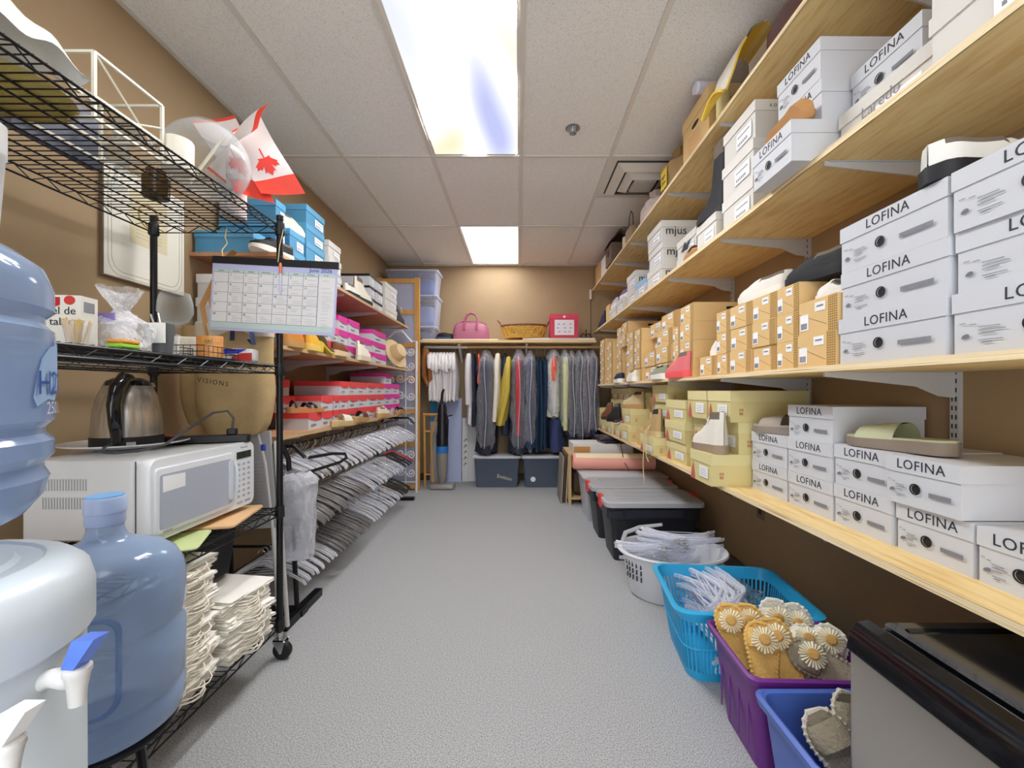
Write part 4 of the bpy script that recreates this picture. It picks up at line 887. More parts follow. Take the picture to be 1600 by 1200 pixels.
def quad_fn(a_, b_, c_, d_, bow):
    a_, b_, c_, d_ = map(Vector, (a_, b_, c_, d_)); nn = (b_-a_).cross(d_-a_).normalized()
    def f(u, v):
        p = (a_*(1-u)+b_*u)*(1-v)+(d_*(1-u)+c_*u)*v
        return tuple(p+nn*(bow*sin(pi*u)*(.4+.6*v)+.008*sin(6*u+4*v)))
    return f
# corners given as world points: roll of flags leaning out of the bowl towards the ceiling
P = lambda px, py, d_: ((px-VX)*d_/F, d_, Z(py, d_))
flag('rolled paper flag pointing up towards the ceiling', quad_fn(P(425, 158, 1.62), P(322, 262, 1.66), P(352, 285, 1.60), P(400, 198, 1.60), .03), stick=[P(296, 285, 1.5), P(352, 212, 1.57)], leafs=False, b0=.14, b1=.03)
flag('flag with red maple leaf draped over the top left blue boxes', quad_fn(P(404, 176, 1.72), P(477, 303, 1.78), P(408, 303, 1.70), P(362, 206, 1.66), .02), b0=.03)
flag('second maple leaf flag hanging behind the glass bowl', quad_fn(P(366, 180, 1.70), P(430, 318, 1.74), P(368, 300, 1.66), P(300, 190, 1.68), .03), b0=.03)
t = thing('foam_roll', 'white translucent foam roll under the flags', 'foam roll', (-1.17, 1.735, ZT))
MB().lathe([(.045, 0), (.047, .01), (.047, .15), (.04, .155), (.02, .155)], 28).build('roll', mat('E6DDD8', .5), t)

# calendar
t = thing('wall_calendar', 'June desk calendar hanging from the end of the wire rack', 'calendar', (-1.0, 1.772, 1.688), rot=(0, RAD(3), 0))
Wc, Hc = .525, .305; x0, z1 = -.28, 0
MB().box(x0, x0+Wc, -.002, .002, -Hc, 0).build('sheet', mat('BFC3E6', .6), t)
MB().box(x0-.002, x0+Wc+.002, -.0045, .004, -.026, .004).build('binding_strip', mat('16171C', .5), t)
MB().box(x0+.008, x0+Wc-.008, -.003, -.0015, -Hc+.035, -.05).build('day_grid_paper', mat('E4E4E4', .6), t)
m = MB(); m.box(x0+.008, x0+Wc-.008, -.0034, -.0028, -.062, -.05); m.box(x0+.006, x0+Wc-.01, -.0034, -.0028, -Hc+.012, -Hc+.034); m.build('green_bands', mat('C3D8D2', .6), t)
m = MB(); gx0, gx1 = x0+.008, x0+Wc-.008; cw = (gx1-gx0-.008)/8; zt_, zb_ = -.062, -Hc+.036
for i in range(1, 8): m.box(gx0+cw*i-.0006, gx0+cw*i+.0006+(.0012 if i == 7 else 0), -.0036, -.003, zb_, zt_+.012)
for j in range(0, 6): z = zt_+(zb_-zt_)*j/5; m.box(gx0, gx0+cw*7, -.0036, -.003, z-.0006, z+.0006)
m.build('grid_lines', mat('6F7196', .6), t)
lettering('June 2026', .024, mat('3C3E94', .6), t, (x0+Wc-.07, -.0035, -.036), '-y')
for i, dname in enumerate(('SUNDAY', 'MONDAY', 'TUESDAY', 'WEDNESDAY', 'THURSDAY', 'FRIDAY', 'SATURDAY', 'NOTES')):
    lettering(dname, .0065, mat('4A5C58', .6), t, (gx0+cw*(i+.5), -.0037, -.056), '-y', 'day_heading')
day = 1
for j in range(5):
    for i in range(7):
        if j == 0 and i < 1: continue
        if day > 30: break
        lettering(str(day), .012, mat('3A3C46', .6), t, (gx0+cw*i+.01, -.0037, zt_+(zb_-zt_)*j/5-.009), '-y', 'day_number'); day += 1
m = MB(); r_ = random.Random(5)
for j in range(5):
    for i in range(1, 8):
        for k in range(3 if i < 7 else 5):
            if r_.random() < .22: continue
            L_ = r_.uniform(.02, .045); X_ = gx0+cw*i+.014+r_.uniform(0, .008); z = zt_+(zb_-zt_)*j/5-.016-.0085*k*(1 if i < 7 else .9)
            q = [(X_+L_*s/9, -.0037, z+.0013*sin(s*2.1+k)) for s in range(10)]; m.tube(q, .0004, 3)
m.build('handwriting', mat('7A7C90', .6), t)
m = MB(); m.tube([(x0+.04, 0, 0), (x0+.035, 0, .03), (x0+.055, .0, .06), (x0+.045, 0, .085), (x0+.05, 0, .125)], .0022, 6); m.build('hook_wire', mat('C9B27A', .3, .8), t)
m = MB(); m.tube([(-.004, -.008, -.01), (.0, -.008, .06), (.01, -.004, .13)], .0016, 6); m.build('string', mat('D2C49A', .6), t)
t2 = thing('hanging_pen', 'white pen hanging on a string in front of the calendar', 'pen', (-.992, 1.76, 1.67))
MB().lathe([(.0005, -.135), (.003, -.12), (.0045, -.11), (.0045, -.01), (.003, 0)], 14).build('barrel', mat('C8CBE8', .3), t2)
MB().lathe([(.0056, -.04), (.0056, 0), (.003, .004)], 12).build('cap', mat('D6744A', .4), t2)

# burlap bags hanging beyond the rack
BUR = mat('BBA072', .9, bump=.5, bs=260, var=.18, vs=14)
def tote(label, loc, w_, h, d_, m_, top, tilt=0, seed=1):
    t = thing('burlap_tote', label, 'tote bag', loc, rot=(0, tilt, 0), group=None); n = 28; rings = []; r = random.Random(seed)
    for i in range(13):
        v = i/12; s = .72+.28*min(1, v*3.2)**.6 if v < .31 else 1.0-.04*(v-.31)
        ring = []
        for j in range(n):
            q = 2*pi*j/n; c_, s_ = cos(q), sin(q)
            ring.append((w_/2*s*(1 if c_ > 0 else -1)*abs(c_)**.7*(1+.01*sin(5*v*pi+q)), d_/2*s*(1 if s_ > 0 else -1)*abs(s_)**.8*(1-.5*v)+.01*sin(4*q+3*v)*(1-v), h*v+(.02*abs(c_)**3*(1-v)**3)))
        rings.append(ring)
    MB().loft(rings, 0, True, False).build('bag_body', m_, t, ang=60)
    return t
t = tote('burlap tote bag printed with black letters beyond the rack', (-1.315, 1.96, .93), .36, .52, .13, BUR, 0, 0, 1)
lettering('VISIONS', .03, M_INK, t, (-.05, -.0735, .25), '-y', tilt=RAD(-9), spacing=1.35)
lettering('KIND GO', .032, M_INK, t, (-.04, -.0725, .305), '-y', name='upper_lettering', tilt=RAD(-6), spacing=1.3)
MB().loft([[(x*1.02, y*1.05, z) for x, y in rrect(-.175, .175, -.032, .032, .03, 4)] for z in (.46, .522)], 0, False, False).build('cotton_hem', mat('CFC6AE', .8), t)
m = MB(); m.tube([(-.10, -.035, .46), (-.13, -.03, .6), (-.05, -.01, .80), (-.0, 0, .86)], .018, 8, flat=.18); m.build('strap', mat('8E6437', .6), t)
m = MB(); m.tube([(.02, -.05, .44), (.03, -.06, .5), (.07, -.06, .53), (.11, -.06, .50), (.12, -.055, .42), (.10, -.05, .44)], .015, 8, flat=.3); m.build('navy_ribbon', mat('2A3A66', .7), t)
t = tote('plain burlap tote bag half hidden behind the printed one', (-1.48, 2.02, .98), .26, .47, .12, BUR, 0, 0, 2)
m = MB(); m.tube([(.06, -.03, .44), (.02, -.02, .6), (.06, 0, .8)], .016, 8, flat=.18); m.build('strap', mat('8E6437', .6), t)

# framed poster
t = thing('framed_print', 'white embossed certificate in a frame on the left wall', 'picture', (XL, 1.87, 1.60))
MB().box(.0, .016, -.205, .205, 0, .47).build('frame', mat('6B5A48', .5), t)
MB().box(.0155, .017, -.2, .2, .006, .465).build('mat_board', mat('E0DDD0', .7), t)
MB().box(.017, .0175, -.09, .10, .17, .40).build('certificate', mat('D6CBA8', .7), t)
m = MB(); m.tube([(.018, .0+.05*cos(q), .31+.05*sin(q)) for q in [2*pi*j/24 for j in range(24)]], .004, 6, closed=True); m.build('gold_seal', mat('B99A5A', .4), t)
m = MB()
for k in range(4): m.box(.0176, .018, -.06, .07, .25-.016*k, .252-.016*k)
for s_ in (.17, .185): m.tube([(.0172, s_*(y), .235+s_*1.2*z) for y, z in rrect(-1, 1, -1, 1, .3, 4)], .0012, 4, closed=True)
m.build('print_lines', mat('A9A28E', .7), t)

# folded things behind the rack's far end
t = thing('folding_table', 'grey folded metal table leaning between rack and hanger rail', 'folded table', (-1.195, 1.97, .0), rot=(0, RAD(-4), 0))
MB().box(-.14, .105, -.008, .008, .50, .95).build('tabletop', mat('A2A1A2', .45), t)
m = MB()
for k in range(16): m.box(-.135, .06, -.0095, -.0075, .56+.022*k*.75, .562+.022*k*.75)
m.build('ribs', mat('B5B6B8', .4, .4), t)
m = MB(); m.tube([(.085, 0, .02), (.088, 0, .5), (.075, 0, .8), (.045, 0, .975)], .011, 10); m.tube([(.115, .01, .03), (.12, .01, .9)], .010, 10); m.build('leg_frame', mat('CFCFCC', .4), t)
MB().rbox(.06, .083, -.014, .014, .86, .89, .006).build('blue_clip', mat('2A43B0', .4), t)
t = thing('fabric_bin', 'black fabric storage bin under the microwave shelf', 'storage bin', (-1.36, 1.59, .405))
MB().sweep_box(-.17, .2, -.16, .17, 0, .19, .02, .03, th=.006).build('bin', mat('14151B', .8), t)
t = thing('storage_tub', 'clear tub of odds and ends on the bottom rack shelf', 'storage tub', (-1.44, 1.58, .166))
MB().sweep_box(-.1, .115, -.15, .16, 0, .236, .03, .03, th=.003).build('tub', CLB, t)
MB().rbox(-.07, .07, -.1, .1, .006, .12, .03, .02).build('contents', mat('8D8A83', .8, bump=.6, bs=18, var=.4), t)
# stacked paper bags
PB = mat('FAF7F0', .8, bump=.2, bs=30, var=.05)
def paper_bag_mesh(seed, w_=.24, L_=.30, th=.011, handles=True):
    r = random.Random(seed); m = MB()
    for k in range(3):
        z0 = th*k/3; ph = r.uniform(0, 6); a_ = r.uniform(.0005, .002)
        m.loft([[(L_/2-.005+r.uniform(-.004, .004) if x_ > 0 else -L_/2+.005, y, z0+a_*sin(ph+y*22)+(.0006 if s_ else .003)+.012*max(0, (x_/abs(x_) if x_ else 0))*0) for x_, s_ in ((1, 0), (1, 1), (-1, 1), (-1, 0))] for y in [-w_/2+w_*i/10 for i in range(11)]])
    return m
def bag_pile(cx_, cy_, z0, n, rz0, seed, where):
    r = random.Random(seed); z = z0
    for i in range(n):
        th = .0105
        t = thing('paper_bag', 'flat white paper bag in the %s' % where, 'paper bag', (cx_+r.uniform(-.012, .012)+.0012*(i % 7), cy_+r.uniform(-.012, .012), z), rz0+r.uniform(-.09, .09), group='paper bags in the %s' % where)
        paper_bag_mesh(seed*50+i, .22, .27).build('bag_body', PB, t, ang=30)
        h = MB(); s_ = r.uniform(.7, 1.1)
        h.tube([(.12, -.05, .004), (.137, -.045, .004), (.135+.022*s_, -.025, .0), (.135+.027*s_, .0, -.003), (.135+.022*s_, .025, .0), (.137, .045, .004), (.12, .05, .004)], .0021, 6, flat=.8)
        h.build('handle', mat('F0EADC', .7), t); z += th
bag_pile(-1.17, 1.33, .167, 40, RAD(4), 11, 'taller pile beside the blue jug')
bag_pile(-1.14, 1.61, .167, 21, RAD(-8), 12, 'lower pile beside the rack caster')
# ---------------------------------------------------------------- hangers on the low garment rack
CLH = film('F2F4FA', .20, .06, name='clear_hanger_plastic'); GRH = mat('6E6C6C', .35, .3); BLH = mat('17171A', .5); REDH = mat('D8222C', .4)
def hanger(kind, label, group=None):
    """hook over the rail at the origin, body spreading along local x"""
    t = thing('clothes_hanger', label, 'hanger', group=group)
    hk = [(.0, 0, -.055), (.0, 0, -.035), (.012, 0, -.025), (.019, 0, -.008), (.016, 0, .008), (.004, 0, .016), (-.010, 0, .012), (-.016, 0, .002)]
    MB().tube(hk, .0017, 6).build('hook', M_CHROME, t)
    m = MB(); hw = .205
    arm = [(-hw, 0, -.172), (-hw*.95, 0, -.155), (-hw*.65, 0, -.112), (-hw*.3, 0, -.078), (-.02, 0, -.057), (.02, 0, -.057), (hw*.3, 0, -.078), (hw*.65, 0, -.112), (hw*.95, 0, -.155), (hw, 0, -.172)]
    if kind == 'grey': m.tube(arm, [.006, .008, .0085, .008, .007, .007, .008, .0085, .008, .006], 8, flat=1.9, up=(0, 1, 0)); m.tube([(-hw*.8, 0, -.135), (0, 0, -.14), (hw*.8, 0, -.135)], .0025, 6)
    else:
        m.tube(arm, [.006, .007, .0065, .006, .007, .007, .006, .0065, .007, .006], 8, flat=1.5, up=(0, 1, 0)); m.tube([(-hw*.72, 0, -.122), (-hw*.5, 0, -.128), (hw*.5, 0, -.128), (hw*.72, 0, -.122)], .0025, 5)
    m.build('hanger_body', {'clear': CLH, 'grey': GRH, 'black': BLH, 'red': REDH}[kind], t)
    return t
gr = thing('garment_rack', 'low black metal garment rack with three rails along the left wall', 'garment rack', (0, 0, 0))
GX_ = -1.27; RZ = [.838, .59, .345]; RY0, RY1 = 2.12, 4.45
for y in (2.16, 4.42):
    m = MB(); m.tube([(-1.46, y, .05), (-1.475, y, .4), (-1.46, y, .78), (-1.40, y, .86), (-1.15, y, .86), (-1.09, y, .80)], .011, 8)
    if y < 3: m.tube([(-1.12, y-.02, .02), (-1.145, y-.02, .5), (-1.165, y-.02, .8), (-1.20, y-.02, .87)], .012, 8)
    m.box(-1.47, -1.09, y-.03, y+.03, .0, .03); m.build('end_frame', M_BLACKMET, gr)
m = MB(); m.box(-1.135, -1.095, 2.0, 2.36, .0, .04); m.build('foot', M_BLACKMET, gr)
for z in RZ: MB().tube([(GX_, RY0, z), (GX_, RY1, z)], .009, 10).build('rail', M_BLACKMET, gr)
for y in (2.16, 4.42):
    for z in RZ[1:]: MB().tube([(-1.47, y, z), (GX_, y, z)], .008, 8).build('rail_arm', M_BLACKMET, gr)
MB().tube([(-1.155, 2.14, .70), (-1.09, 2.3, .715), (-1.04, 2.46, .725), (-1.03, 2.53, .74), (-1.05, 2.56, .76), (-1.10, 2.50, .77), (-1.18, 2.38, .765)], .009, 8).build('end_loop', M_BLACKMET, gr)
protos = {}
def put_hanger(kind, y, z, rz, label, group, x=GX_, rot=None):
    k = kind
    if k not in protos:
        o = hanger(kind, label, group); protos[k] = o
    else: o = dup(protos[k], label=label, group=group)
    o.location = (x, y, z); o.rotation_euler = rot if rot else (0, 0, rz); return o
r_ = random.Random(21)
def row(z, segs, name):
    for kind, y0, y1, st, ab in segs:
        y = y0
        while y < y1:
            col = {'clear': 'clear plastic', 'grey': 'dark grey', 'black': 'black velvet', 'red': 'red plastic'}[kind]
            lab = '%s clothes hanger on the %s rail%s' % (col, name, ab); 
            put_hanger(kind, y, z-.004, r_.uniform(-.10, .10)+.16, lab, '%s hangers on the %s rail%s' % (col, name, ab), x=GX_+r_.uniform(-.012, .012)); y += st*r_.uniform(.8, 1.2)
row(RZ[0], [('clear', 2.2, 4.38, .036, '')], 'top')
row(RZ[1], [('grey', 2.22, 3.02, .043, ''), ('clear', 3.06, 3.92, .04, ''), ('black', 4.0, 4.25, .05, '')], 'middle')
row(RZ[2], [('clear', 2.08, 2.48, .036, ', near end'), ('grey', 2.52, 3.08, .043, ''), ('clear', 3.1, 3.85, .04, ', far end'), ('black', 3.9, 4.2, .05, '')], 'bottom')
put_hanger('red', 4.06, RZ[1]-.004+.03, .5, 'single red hanger hooked above the black velvet hangers', None, x=GX_+.05)['group'] = 'odd hangers'
crinkle_bag('plastic_bag', 'large clear plastic bag hanging from the near end of the hanger rails', (-1.085, 2.07, .335), .17, .17, .41, film('E4E6EE', .30, .22, bump=2.5, bs=10, name='cloudy_bag'), neck=1.1, seed=9, flare=.1, rough=.05)

# ---------------------------------------------------------------- right side floor
TO = mat('1B1D26', .45); GL = mat('A3A4A9', .5, bump=.05)
def tote_bin(label, x0, x1, y0, y1, h, latch=True):
    t = thing('storage_tote', label, 'storage tote', ((x0+x1)/2, (y0+y1)/2, 0)); hx, hy = (x1-x0)/2, (y1-y0)/2
    m = MB(); m.sweep_box(-hx+.03, hx-.03, -hy+.02, hy-.02, 0, h-.12, .03, .04)
    m.loft([[(x, y, z) for x, y in rrect(-hx+i, hx-i, -hy+i, hy-i, .05, 5)] for z, i in ((h-.13, .03), (h-.12, .012), (h-.04, .008), (h-.035, .004), (h-.03, .008))])
    m.build('tub', TO, t)
    m = MB(); m.box(-hx*.6, hx*.55, -hy+.004, -hy+.012, h-.105, h-.055); m.box(-hx*.95, -hx*.68, -hy+.006, -hy+.014, h-.105, h-.06); m.build('moulded_panel', mat('23252F', .35), t)
    m = MB(); m.loft([[(x, y, z) for x, y in rrect(-hx-.008+i, hx+.008-i, -hy-.008+i, hy+.008-i, .05, 5)] for z, i in ((h-.036, .0), (h-.008, 0), (h-.002, .008), (h, .02), (h-.004, .06), (h-.004, .07))])
    for i in range(6): yy = -hy*.6+hy*1.2*i/5; m.box(-hx*.7, hx*.7, yy-.006, yy+.006, h-.005, h-.001)
    m.build('lid', GL, t)
    if latch:
        for s in (-1, 1):
            m = MB(); m.rbox(s*(hx+.002)-.014, s*(hx+.002)+.014, -.035, .045, h-.075, h+.008, .01); m.build('latch', mat('D4322E', .4), t)
    return t
tote_bin('black storage tote with grey lid and red latches, nearer one', .585, 1.235, 2.79, 3.18, .405)
tote_bin('black storage tote with grey lid behind the nearer one', .565, 1.225, 3.22, 3.60, .41)
t = thing('clear_bin', 'translucent storage bin with grey lid behind the black totes', 'storage bin', (.93, 3.86, 0))
MB().sweep_box(-.36, .36, -.21, .21, 0, .37, .04, .04, th=.004).build('tub', film('C9CCD2', .45, .3, name='cloudy_tub'), t)
MB().rbox(-.3, .3, -.16, .16, .01, .25, .03, .01).build('contents', mat('8A8F98', .8, bump=.6, bs=12, var=.3), t)
MB().rbox(-.375, .375, -.225, .225, .37, .4, .04, .01).build('lid', mat('B9BCC2', .45), t)
t = thing('paper_roll', 'big pink and cream roll of wrapping paper on the clear bin', 'paper roll', (.90, 3.98, .475), rot=(0, 0, RAD(-3)))
m = MB(); N_ = 30
for (r1, sg) in ((.075, 0),):
    m.loft([[(x, r1*cos(2*pi*j/N_), r1*sin(2*pi*j/N_)) for j in range(N_)] for x in (-.38, -.1, .2, .37)])
pkm = mat('E9A593', .5); m.build('outer_sheet', pkm, t)
m = MB(); m.loft([[(x, .0765*cos(q), .0765*sin(q)) for q in [RAD(20+i*9) for i in range(15)]] for x in (-.36, .34)], 0, False, False, closed=False); m.build('cream_edge', mat('E9D8B4', .6), t)
m = MB()
for rr in (.02, .035, .05, .063): m.loft([[(x, rr*cos(2*pi*j/N_), rr*sin(2*pi*j/N_)) for j in range(N_)] for x in (-.386, -.379)], 0, False, False)
m.build('rolled_layers', mat('D98C7C', .6), t)
t = thing('wooden_crate', 'wooden frame stand with papers beside the clothes bins', 'wooden stand', (.84, 4.5, 0))
m = MB(); W3, D3 = .34, .26
for sx in (-1, 1):
    for sy in (-1, 1): m.box(sx*W3-.015*(sx > 0)*2, sx*W3+.03-.03*(sx > 0), sy*D3-.012, sy*D3+.012, 0, .5)
m.box(-W3, W3, -D3, D3, .49, .51); m.box(-W3, W3, -D3, D3, .05, .07); m.build('frame', mat('C6A878', .6), t)
m = MB(); m.rbox(-.28, .3, -.2, .2, .072, .3, .05, .04); m.build('brown_contents', mat('4A3A2A', .9, bump=1, bs=14, var=.5), t, kind='stuff')
for i, (x, w_, c_, l) in enumerate(((.425, .018, '8C8478', 'leaning grey-brown board at the left of the wooden stand'), (.455, .014, '5A4630', 'dark brown board leaning beside the wooden stand'), (.483, .016, 'BDAE93', 'pale board leaning beside the wooden stand'))):
    t = thing('leaning_board', l, 'board', (x, 4.45+.03*i, 0), rot=(0, RAD(3), 0)); MB().box(0, w_, -.17, .2, 0, .47+.02*i).build('board', mat(c_, .7), t)
t = thing('flat_carton', 'flat white carton on the wooden stand behind the pink roll', 'carton', (.82, 4.42, .512))
MB().box(-.27, .33, -.18, .2, 0, .095).build('carton_body', mat('DCDAD8', .7), t); MB().box(-.265, -.1, -.182, -.18, .01, .07).build('orange_end', mat('C98F4E', .7), t)
for i, (dz, c_) in enumerate(((0, '2A2230'), (.034, '3A2E3C'))):
    t = thing('flat_dark_box', ['lower flat dark purple box on the white carton', 'upper flat dark purple box on the white carton'][i], 'flat box', (1.02-.03*i, 4.4+.02*i, .608+dz), RAD(8-6*i)); MB().rbox(-.17, .17, -.13, .13, 0, .032, .006).build('box_body', mat(c_, .3, coat=.3), t)
# white oval tub
t = thing('laundry_tub', 'white oval plastic tub full of clear hangers', 'laundry basket', (.865, 2.385, 0), RAD(-8))
m = MB(); n = 40
ov = lambda s, z: [(.295*s*cos(2*pi*j/n), .225*s*sin(2*pi*j/n), z) for j in range(n)]
m.loft([ov(.74, 0), ov(.78, .01), ov(.90, .2), ov(.93, .232), ov(1.0, .238), ov(1.02, .246), ov(1.0, .256), ov(.93, .25), ov(.90, .23), ov(.76, .02)]); m.build('tub', mat('D7D8DC', .4), t)
m = MB()
for i in range(5):
    q = RAD(196+i*7)
    for z in (.12, .155, .19): p = (.883+.03*(z-.155)/.05*.35); m.box(.2945*p*cos(q)-.004, .2945*p*cos(q)+.004, .2245*p*sin(q)-.004, .2245*p*sin(q)+.004, z-.012, z+.012)
m.build('vent_slots', mat('3A3C42', .7), t)
m = MB(); m.tube([(-.27, .05, .25), (-.24, .12, .29), (-.15, .17, .31), (-.02, .16, .335)], [.012, .016, .016, .012], 10, flat=.6); m.build('handle', mat('9B9DA2', .4), t)
def heap(cx_, cy_, z0, n, spread, base_rz, where, seed, fan=.5, hk=(0, 0)):
    r = random.Random(seed)
    for i in range(n):
        z = z0+.006*i+r.uniform(0, .004)
        rz = base_rz+r.uniform(-fan, fan); tilt = r.uniform(-.14, .14)
        # lay the hanger flat: its plane (x,z) turned to horizontal
        o = put_hanger('clear', 0, 0, 0, 'loose clear plastic hanger heaped in the %s' % where, 'clear hangers in the %s' % where)
        R = Matrix.Rotation(rz, 3, 'Z') @ Matrix.Rotation(RAD(90)+tilt*.6, 3, 'X') @ Matrix.Rotation(tilt, 3, 'Y')
        cen = R @ Vector((0, 0, -.085)); loc = Vector((cx_+r.uniform(-spread, spread), cy_+r.uniform(-spread, spread), z))-cen
        o.location = loc; o.rotation_euler = R.to_euler()
heap(.86, 2.40, .08, 16, .03, RAD(10), 'white oval tub', 31)
heap(.80, 2.42, .20, 12, .03, RAD(20), 'white oval tub', 32, .6)
heap(.92, 2.40, .26, 12, .03, RAD(-15), 'white oval tub', 33, .4)
# cyan laundry basket
def slat_basket(t, x0, x1, y0, y1, h, tap, mt, rim_m=None):
    hx, hy = (x1-x0)/2, (y1-y0)/2
    rg = lambda z, i, r=.06: [(x, y, z) for x, y in rrect(-hx+i, hx-i, -hy+i, hy-i, r, 6)]
    m = MB(); m.loft([rg(0, tap), rg(.035, tap*.9), rg(.035, tap*.9+.004), rg(.006, tap+.004)]); m.build('base', mt, t)
    m = MB(); m.loft([rg(h-.05, .012), rg(h-.012, .006), rg(h-.014, -.012), rg(h-.004, -.014), rg(h, -.006), rg(h, .006), rg(h-.05, .016)], 0, False, False); m.build('rim', mt, t)
    m = MB(); R0 = rrect(-hx+tap*.9, hx-tap*.9, -hy+tap*.9, hy-tap*.9, .06, 6); R1_ = rrect(-hx+.012, hx-.012, -hy+.012, hy-.012, .06, 6)
    def along(R, s):
        L_ = [0]
        for a_, b_ in zip(R, R[1:]+R[:1]): L_.append(L_[-1]+sqrt((a_[0]-b_[0])**2+(a_[1]-b_[1])**2))
        d_ = s*L_[-1]
        for i in range(len(R)):
            if d_ <= L_[i+1]: 
                u = (d_-L_[i])/(L_[i+1]-L_[i]); a_, b_ = R[i], R[(i+1) % len(R)]; return (a_[0]+(b_[0]-a_[0])*u, a_[1]+(b_[1]-a_[1])*u)
        return R[0]
    n = 96
    for i in range(n):
        s0, s1 = (i+.18)/n, (i+.62)/n
        p0, p1, q0, q1 = along(R0, s0), along(R0, s1), along(R1_, s0), along(R1_, s1)
        sc = .985
        m.loft([[(p0[0], p0[1], .03), (p1[0], p1[1], .03), (p1[0]*sc, p1[1]*sc, .03), (p0[0]*sc, p0[1]*sc, .03)], [(q0[0], q0[1], h-.045), (q1[0], q1[1], h-.045), (q1[0]*sc, q1[1]*sc, h-.045), (q0[0]*sc, q0[1]*sc, h-.045)]])
    for f in (.45,): 
        A_ = [(R0[i][0]*(1-f)+R1_[i][0]*f, R0[i][1]*(1-f)+R1_[i][1]*f, h*f) for i in range(len(R0))]
        m.tube(A_, .004, 5, closed=True)
    # corner webs
    for s in (0.0, .25, .5, .75): pass
    m.build('slats', mt, t)
CY = mat('2AA3D6', .4)
t = thing('laundry_basket', 'bright cyan slatted laundry basket full of clear hangers', 'laundry basket', (.90, 1.81, 0), RAD(-6))
slat_basket(t, -.265, .265, -.225, .225, .30, .055, CY)
heap(.88, 1.82, .05, 16, .03, RAD(85), 'cyan laundry basket', 41, .15)
heap(.90, 1.84, .13, 14, .03, RAD(95), 'cyan laundry basket', 42, .15)
heap(.88, 1.84, .20, 14, .03, RAD(88), 'cyan laundry basket', 43, .2)
heap(.92, 1.80, .235, 10, .03, RAD(75), 'cyan laundry basket', 44, .25)
# purple bin with daisy slippers, blue bin
t = thing('purple_bin', 'purple plastic bin full of daisy slippers', 'storage bin', (.885, 1.372, 0), RAD(-2))
m = MB(); m.loft([[(x, y, z) for x, y in rrect(-.2+i, .2-i, -.155+i, .155-i, .03, 4)] for z, i in ((0, .04), (.28, .008), (.285, -.008), (.305, -.012), (.31, -.004), (.306, .004), (.28, .014), (.012, .045))]); 
for i in range(4):
    y = -.09+.06*i; m.box(-.195+.012, -.18, y-.003, y+.003, .05, .27)
m.build('tub', mat('6A2A80', .4), t)
t = thing('blue_bin', 'blue plastic bin holding grey slippers at the bottom edge', 'storage bin', (.885, 1.052, 0), RAD(0))
m = MB(); m.loft([[(x, y, z) for x, y in rrect(-.215+i, .215-i, -.135+i, .135-i, .035, 4)] for z, i in ((0, .035), (.27, .006), (.275, -.008), (.295, -.012), (.30, -.002), (.295, .006), (.27, .012), (.012, .04))]); m.build('tub', mat('4A68B8', .4), t)
def daisy_slipper(label, loc, rot, col, flower, L=.2, W=.095, g=None):
    t = thing('daisy_slipper', label, 'slipper', loc, group=g)
    # rot = (lean back from upright, sideways roll, heading): toe up, top face towards the aisle
    lean, roll, head = rot
    nz = Vector((-sin(head)*cos(lean), -cos(head)*cos(lean), sin(lean))); nx = (Vector((0, 0, 1))-nz*nz.z).normalized() if abs(nz.z) < .999 else Vector((0, 1, 0))
    ny = nz.cross(nx); R_ = Matrix((nx, ny, nz)).transposed() @ Matrix.Rotation(roll, 3, 'Z'); t.rotation_euler = R_.to_euler()
    sole_mb(L, W, lambda q: (0, .01), 1.0, 26).build('sole', mat(col, .85, bump=.5, bs=120), t)
    m = MB(); K = 96; pts = []; rad = []
    for k in range(K):
        q = k/K*2; tt = q if q <= 1 else 2-q; sg = 1 if q <= 1 else -1; hw = W/2*foot(max(.015, min(.985, tt))); pts.append((-L/2+L*max(.008, min(.992, tt)), sg*hw, .008)); rad.append(.0045+.0035*(k % 3 == 0))
    m.tube(pts, rad, 6, closed=True)
    m.build('crochet_edge', mat(col if flower != 'grey' else 'C9C2B4', .9), t)
    m = MB(); m.grid(lambda u, v: (L*(.10+.28*u), W*.5*foot(.6+.28*u)*cos(pi*v), .01+.036*sin(pi*v)**.8*(1-.35*u)), 6, 10); m.build('toe_strap', mat(col, .85, bump=.5, bs=120), t)
    if flower == 'daisy':
        f = thing('flower', None, None, (L*.22, 0, .045)); f.parent = t; m = MB()
        for k in range(22):
            a_ = 2*pi*k/22; r0, r1 = .012, .036+.003*(k % 2)
            m.loft([[(r0*cos(a_-.12), r0*sin(a_-.12), .002), (r0*cos(a_+.12), r0*sin(a_+.12), .002), (r0*cos(a_), r0*sin(a_), .007)], [(r1*cos(a_-.1), r1*sin(a_-.1), -.006), (r1*cos(a_+.1), r1*sin(a_+.1), -.006), (r1*cos(a_), r1*sin(a_), .002)]])
        m.build('petals', mat('F0EAD2', .9), f)
        MB().lathe([(.016, .0), (.017, .006), (.013, .011), (.004, .0125)], 18).build('flower_centre', mat('C89C58', .9, bump=.6, bs=200), f)
    return t
TN, WT, GY_ = 'D8AF62', 'E2DFD2', '968C78'
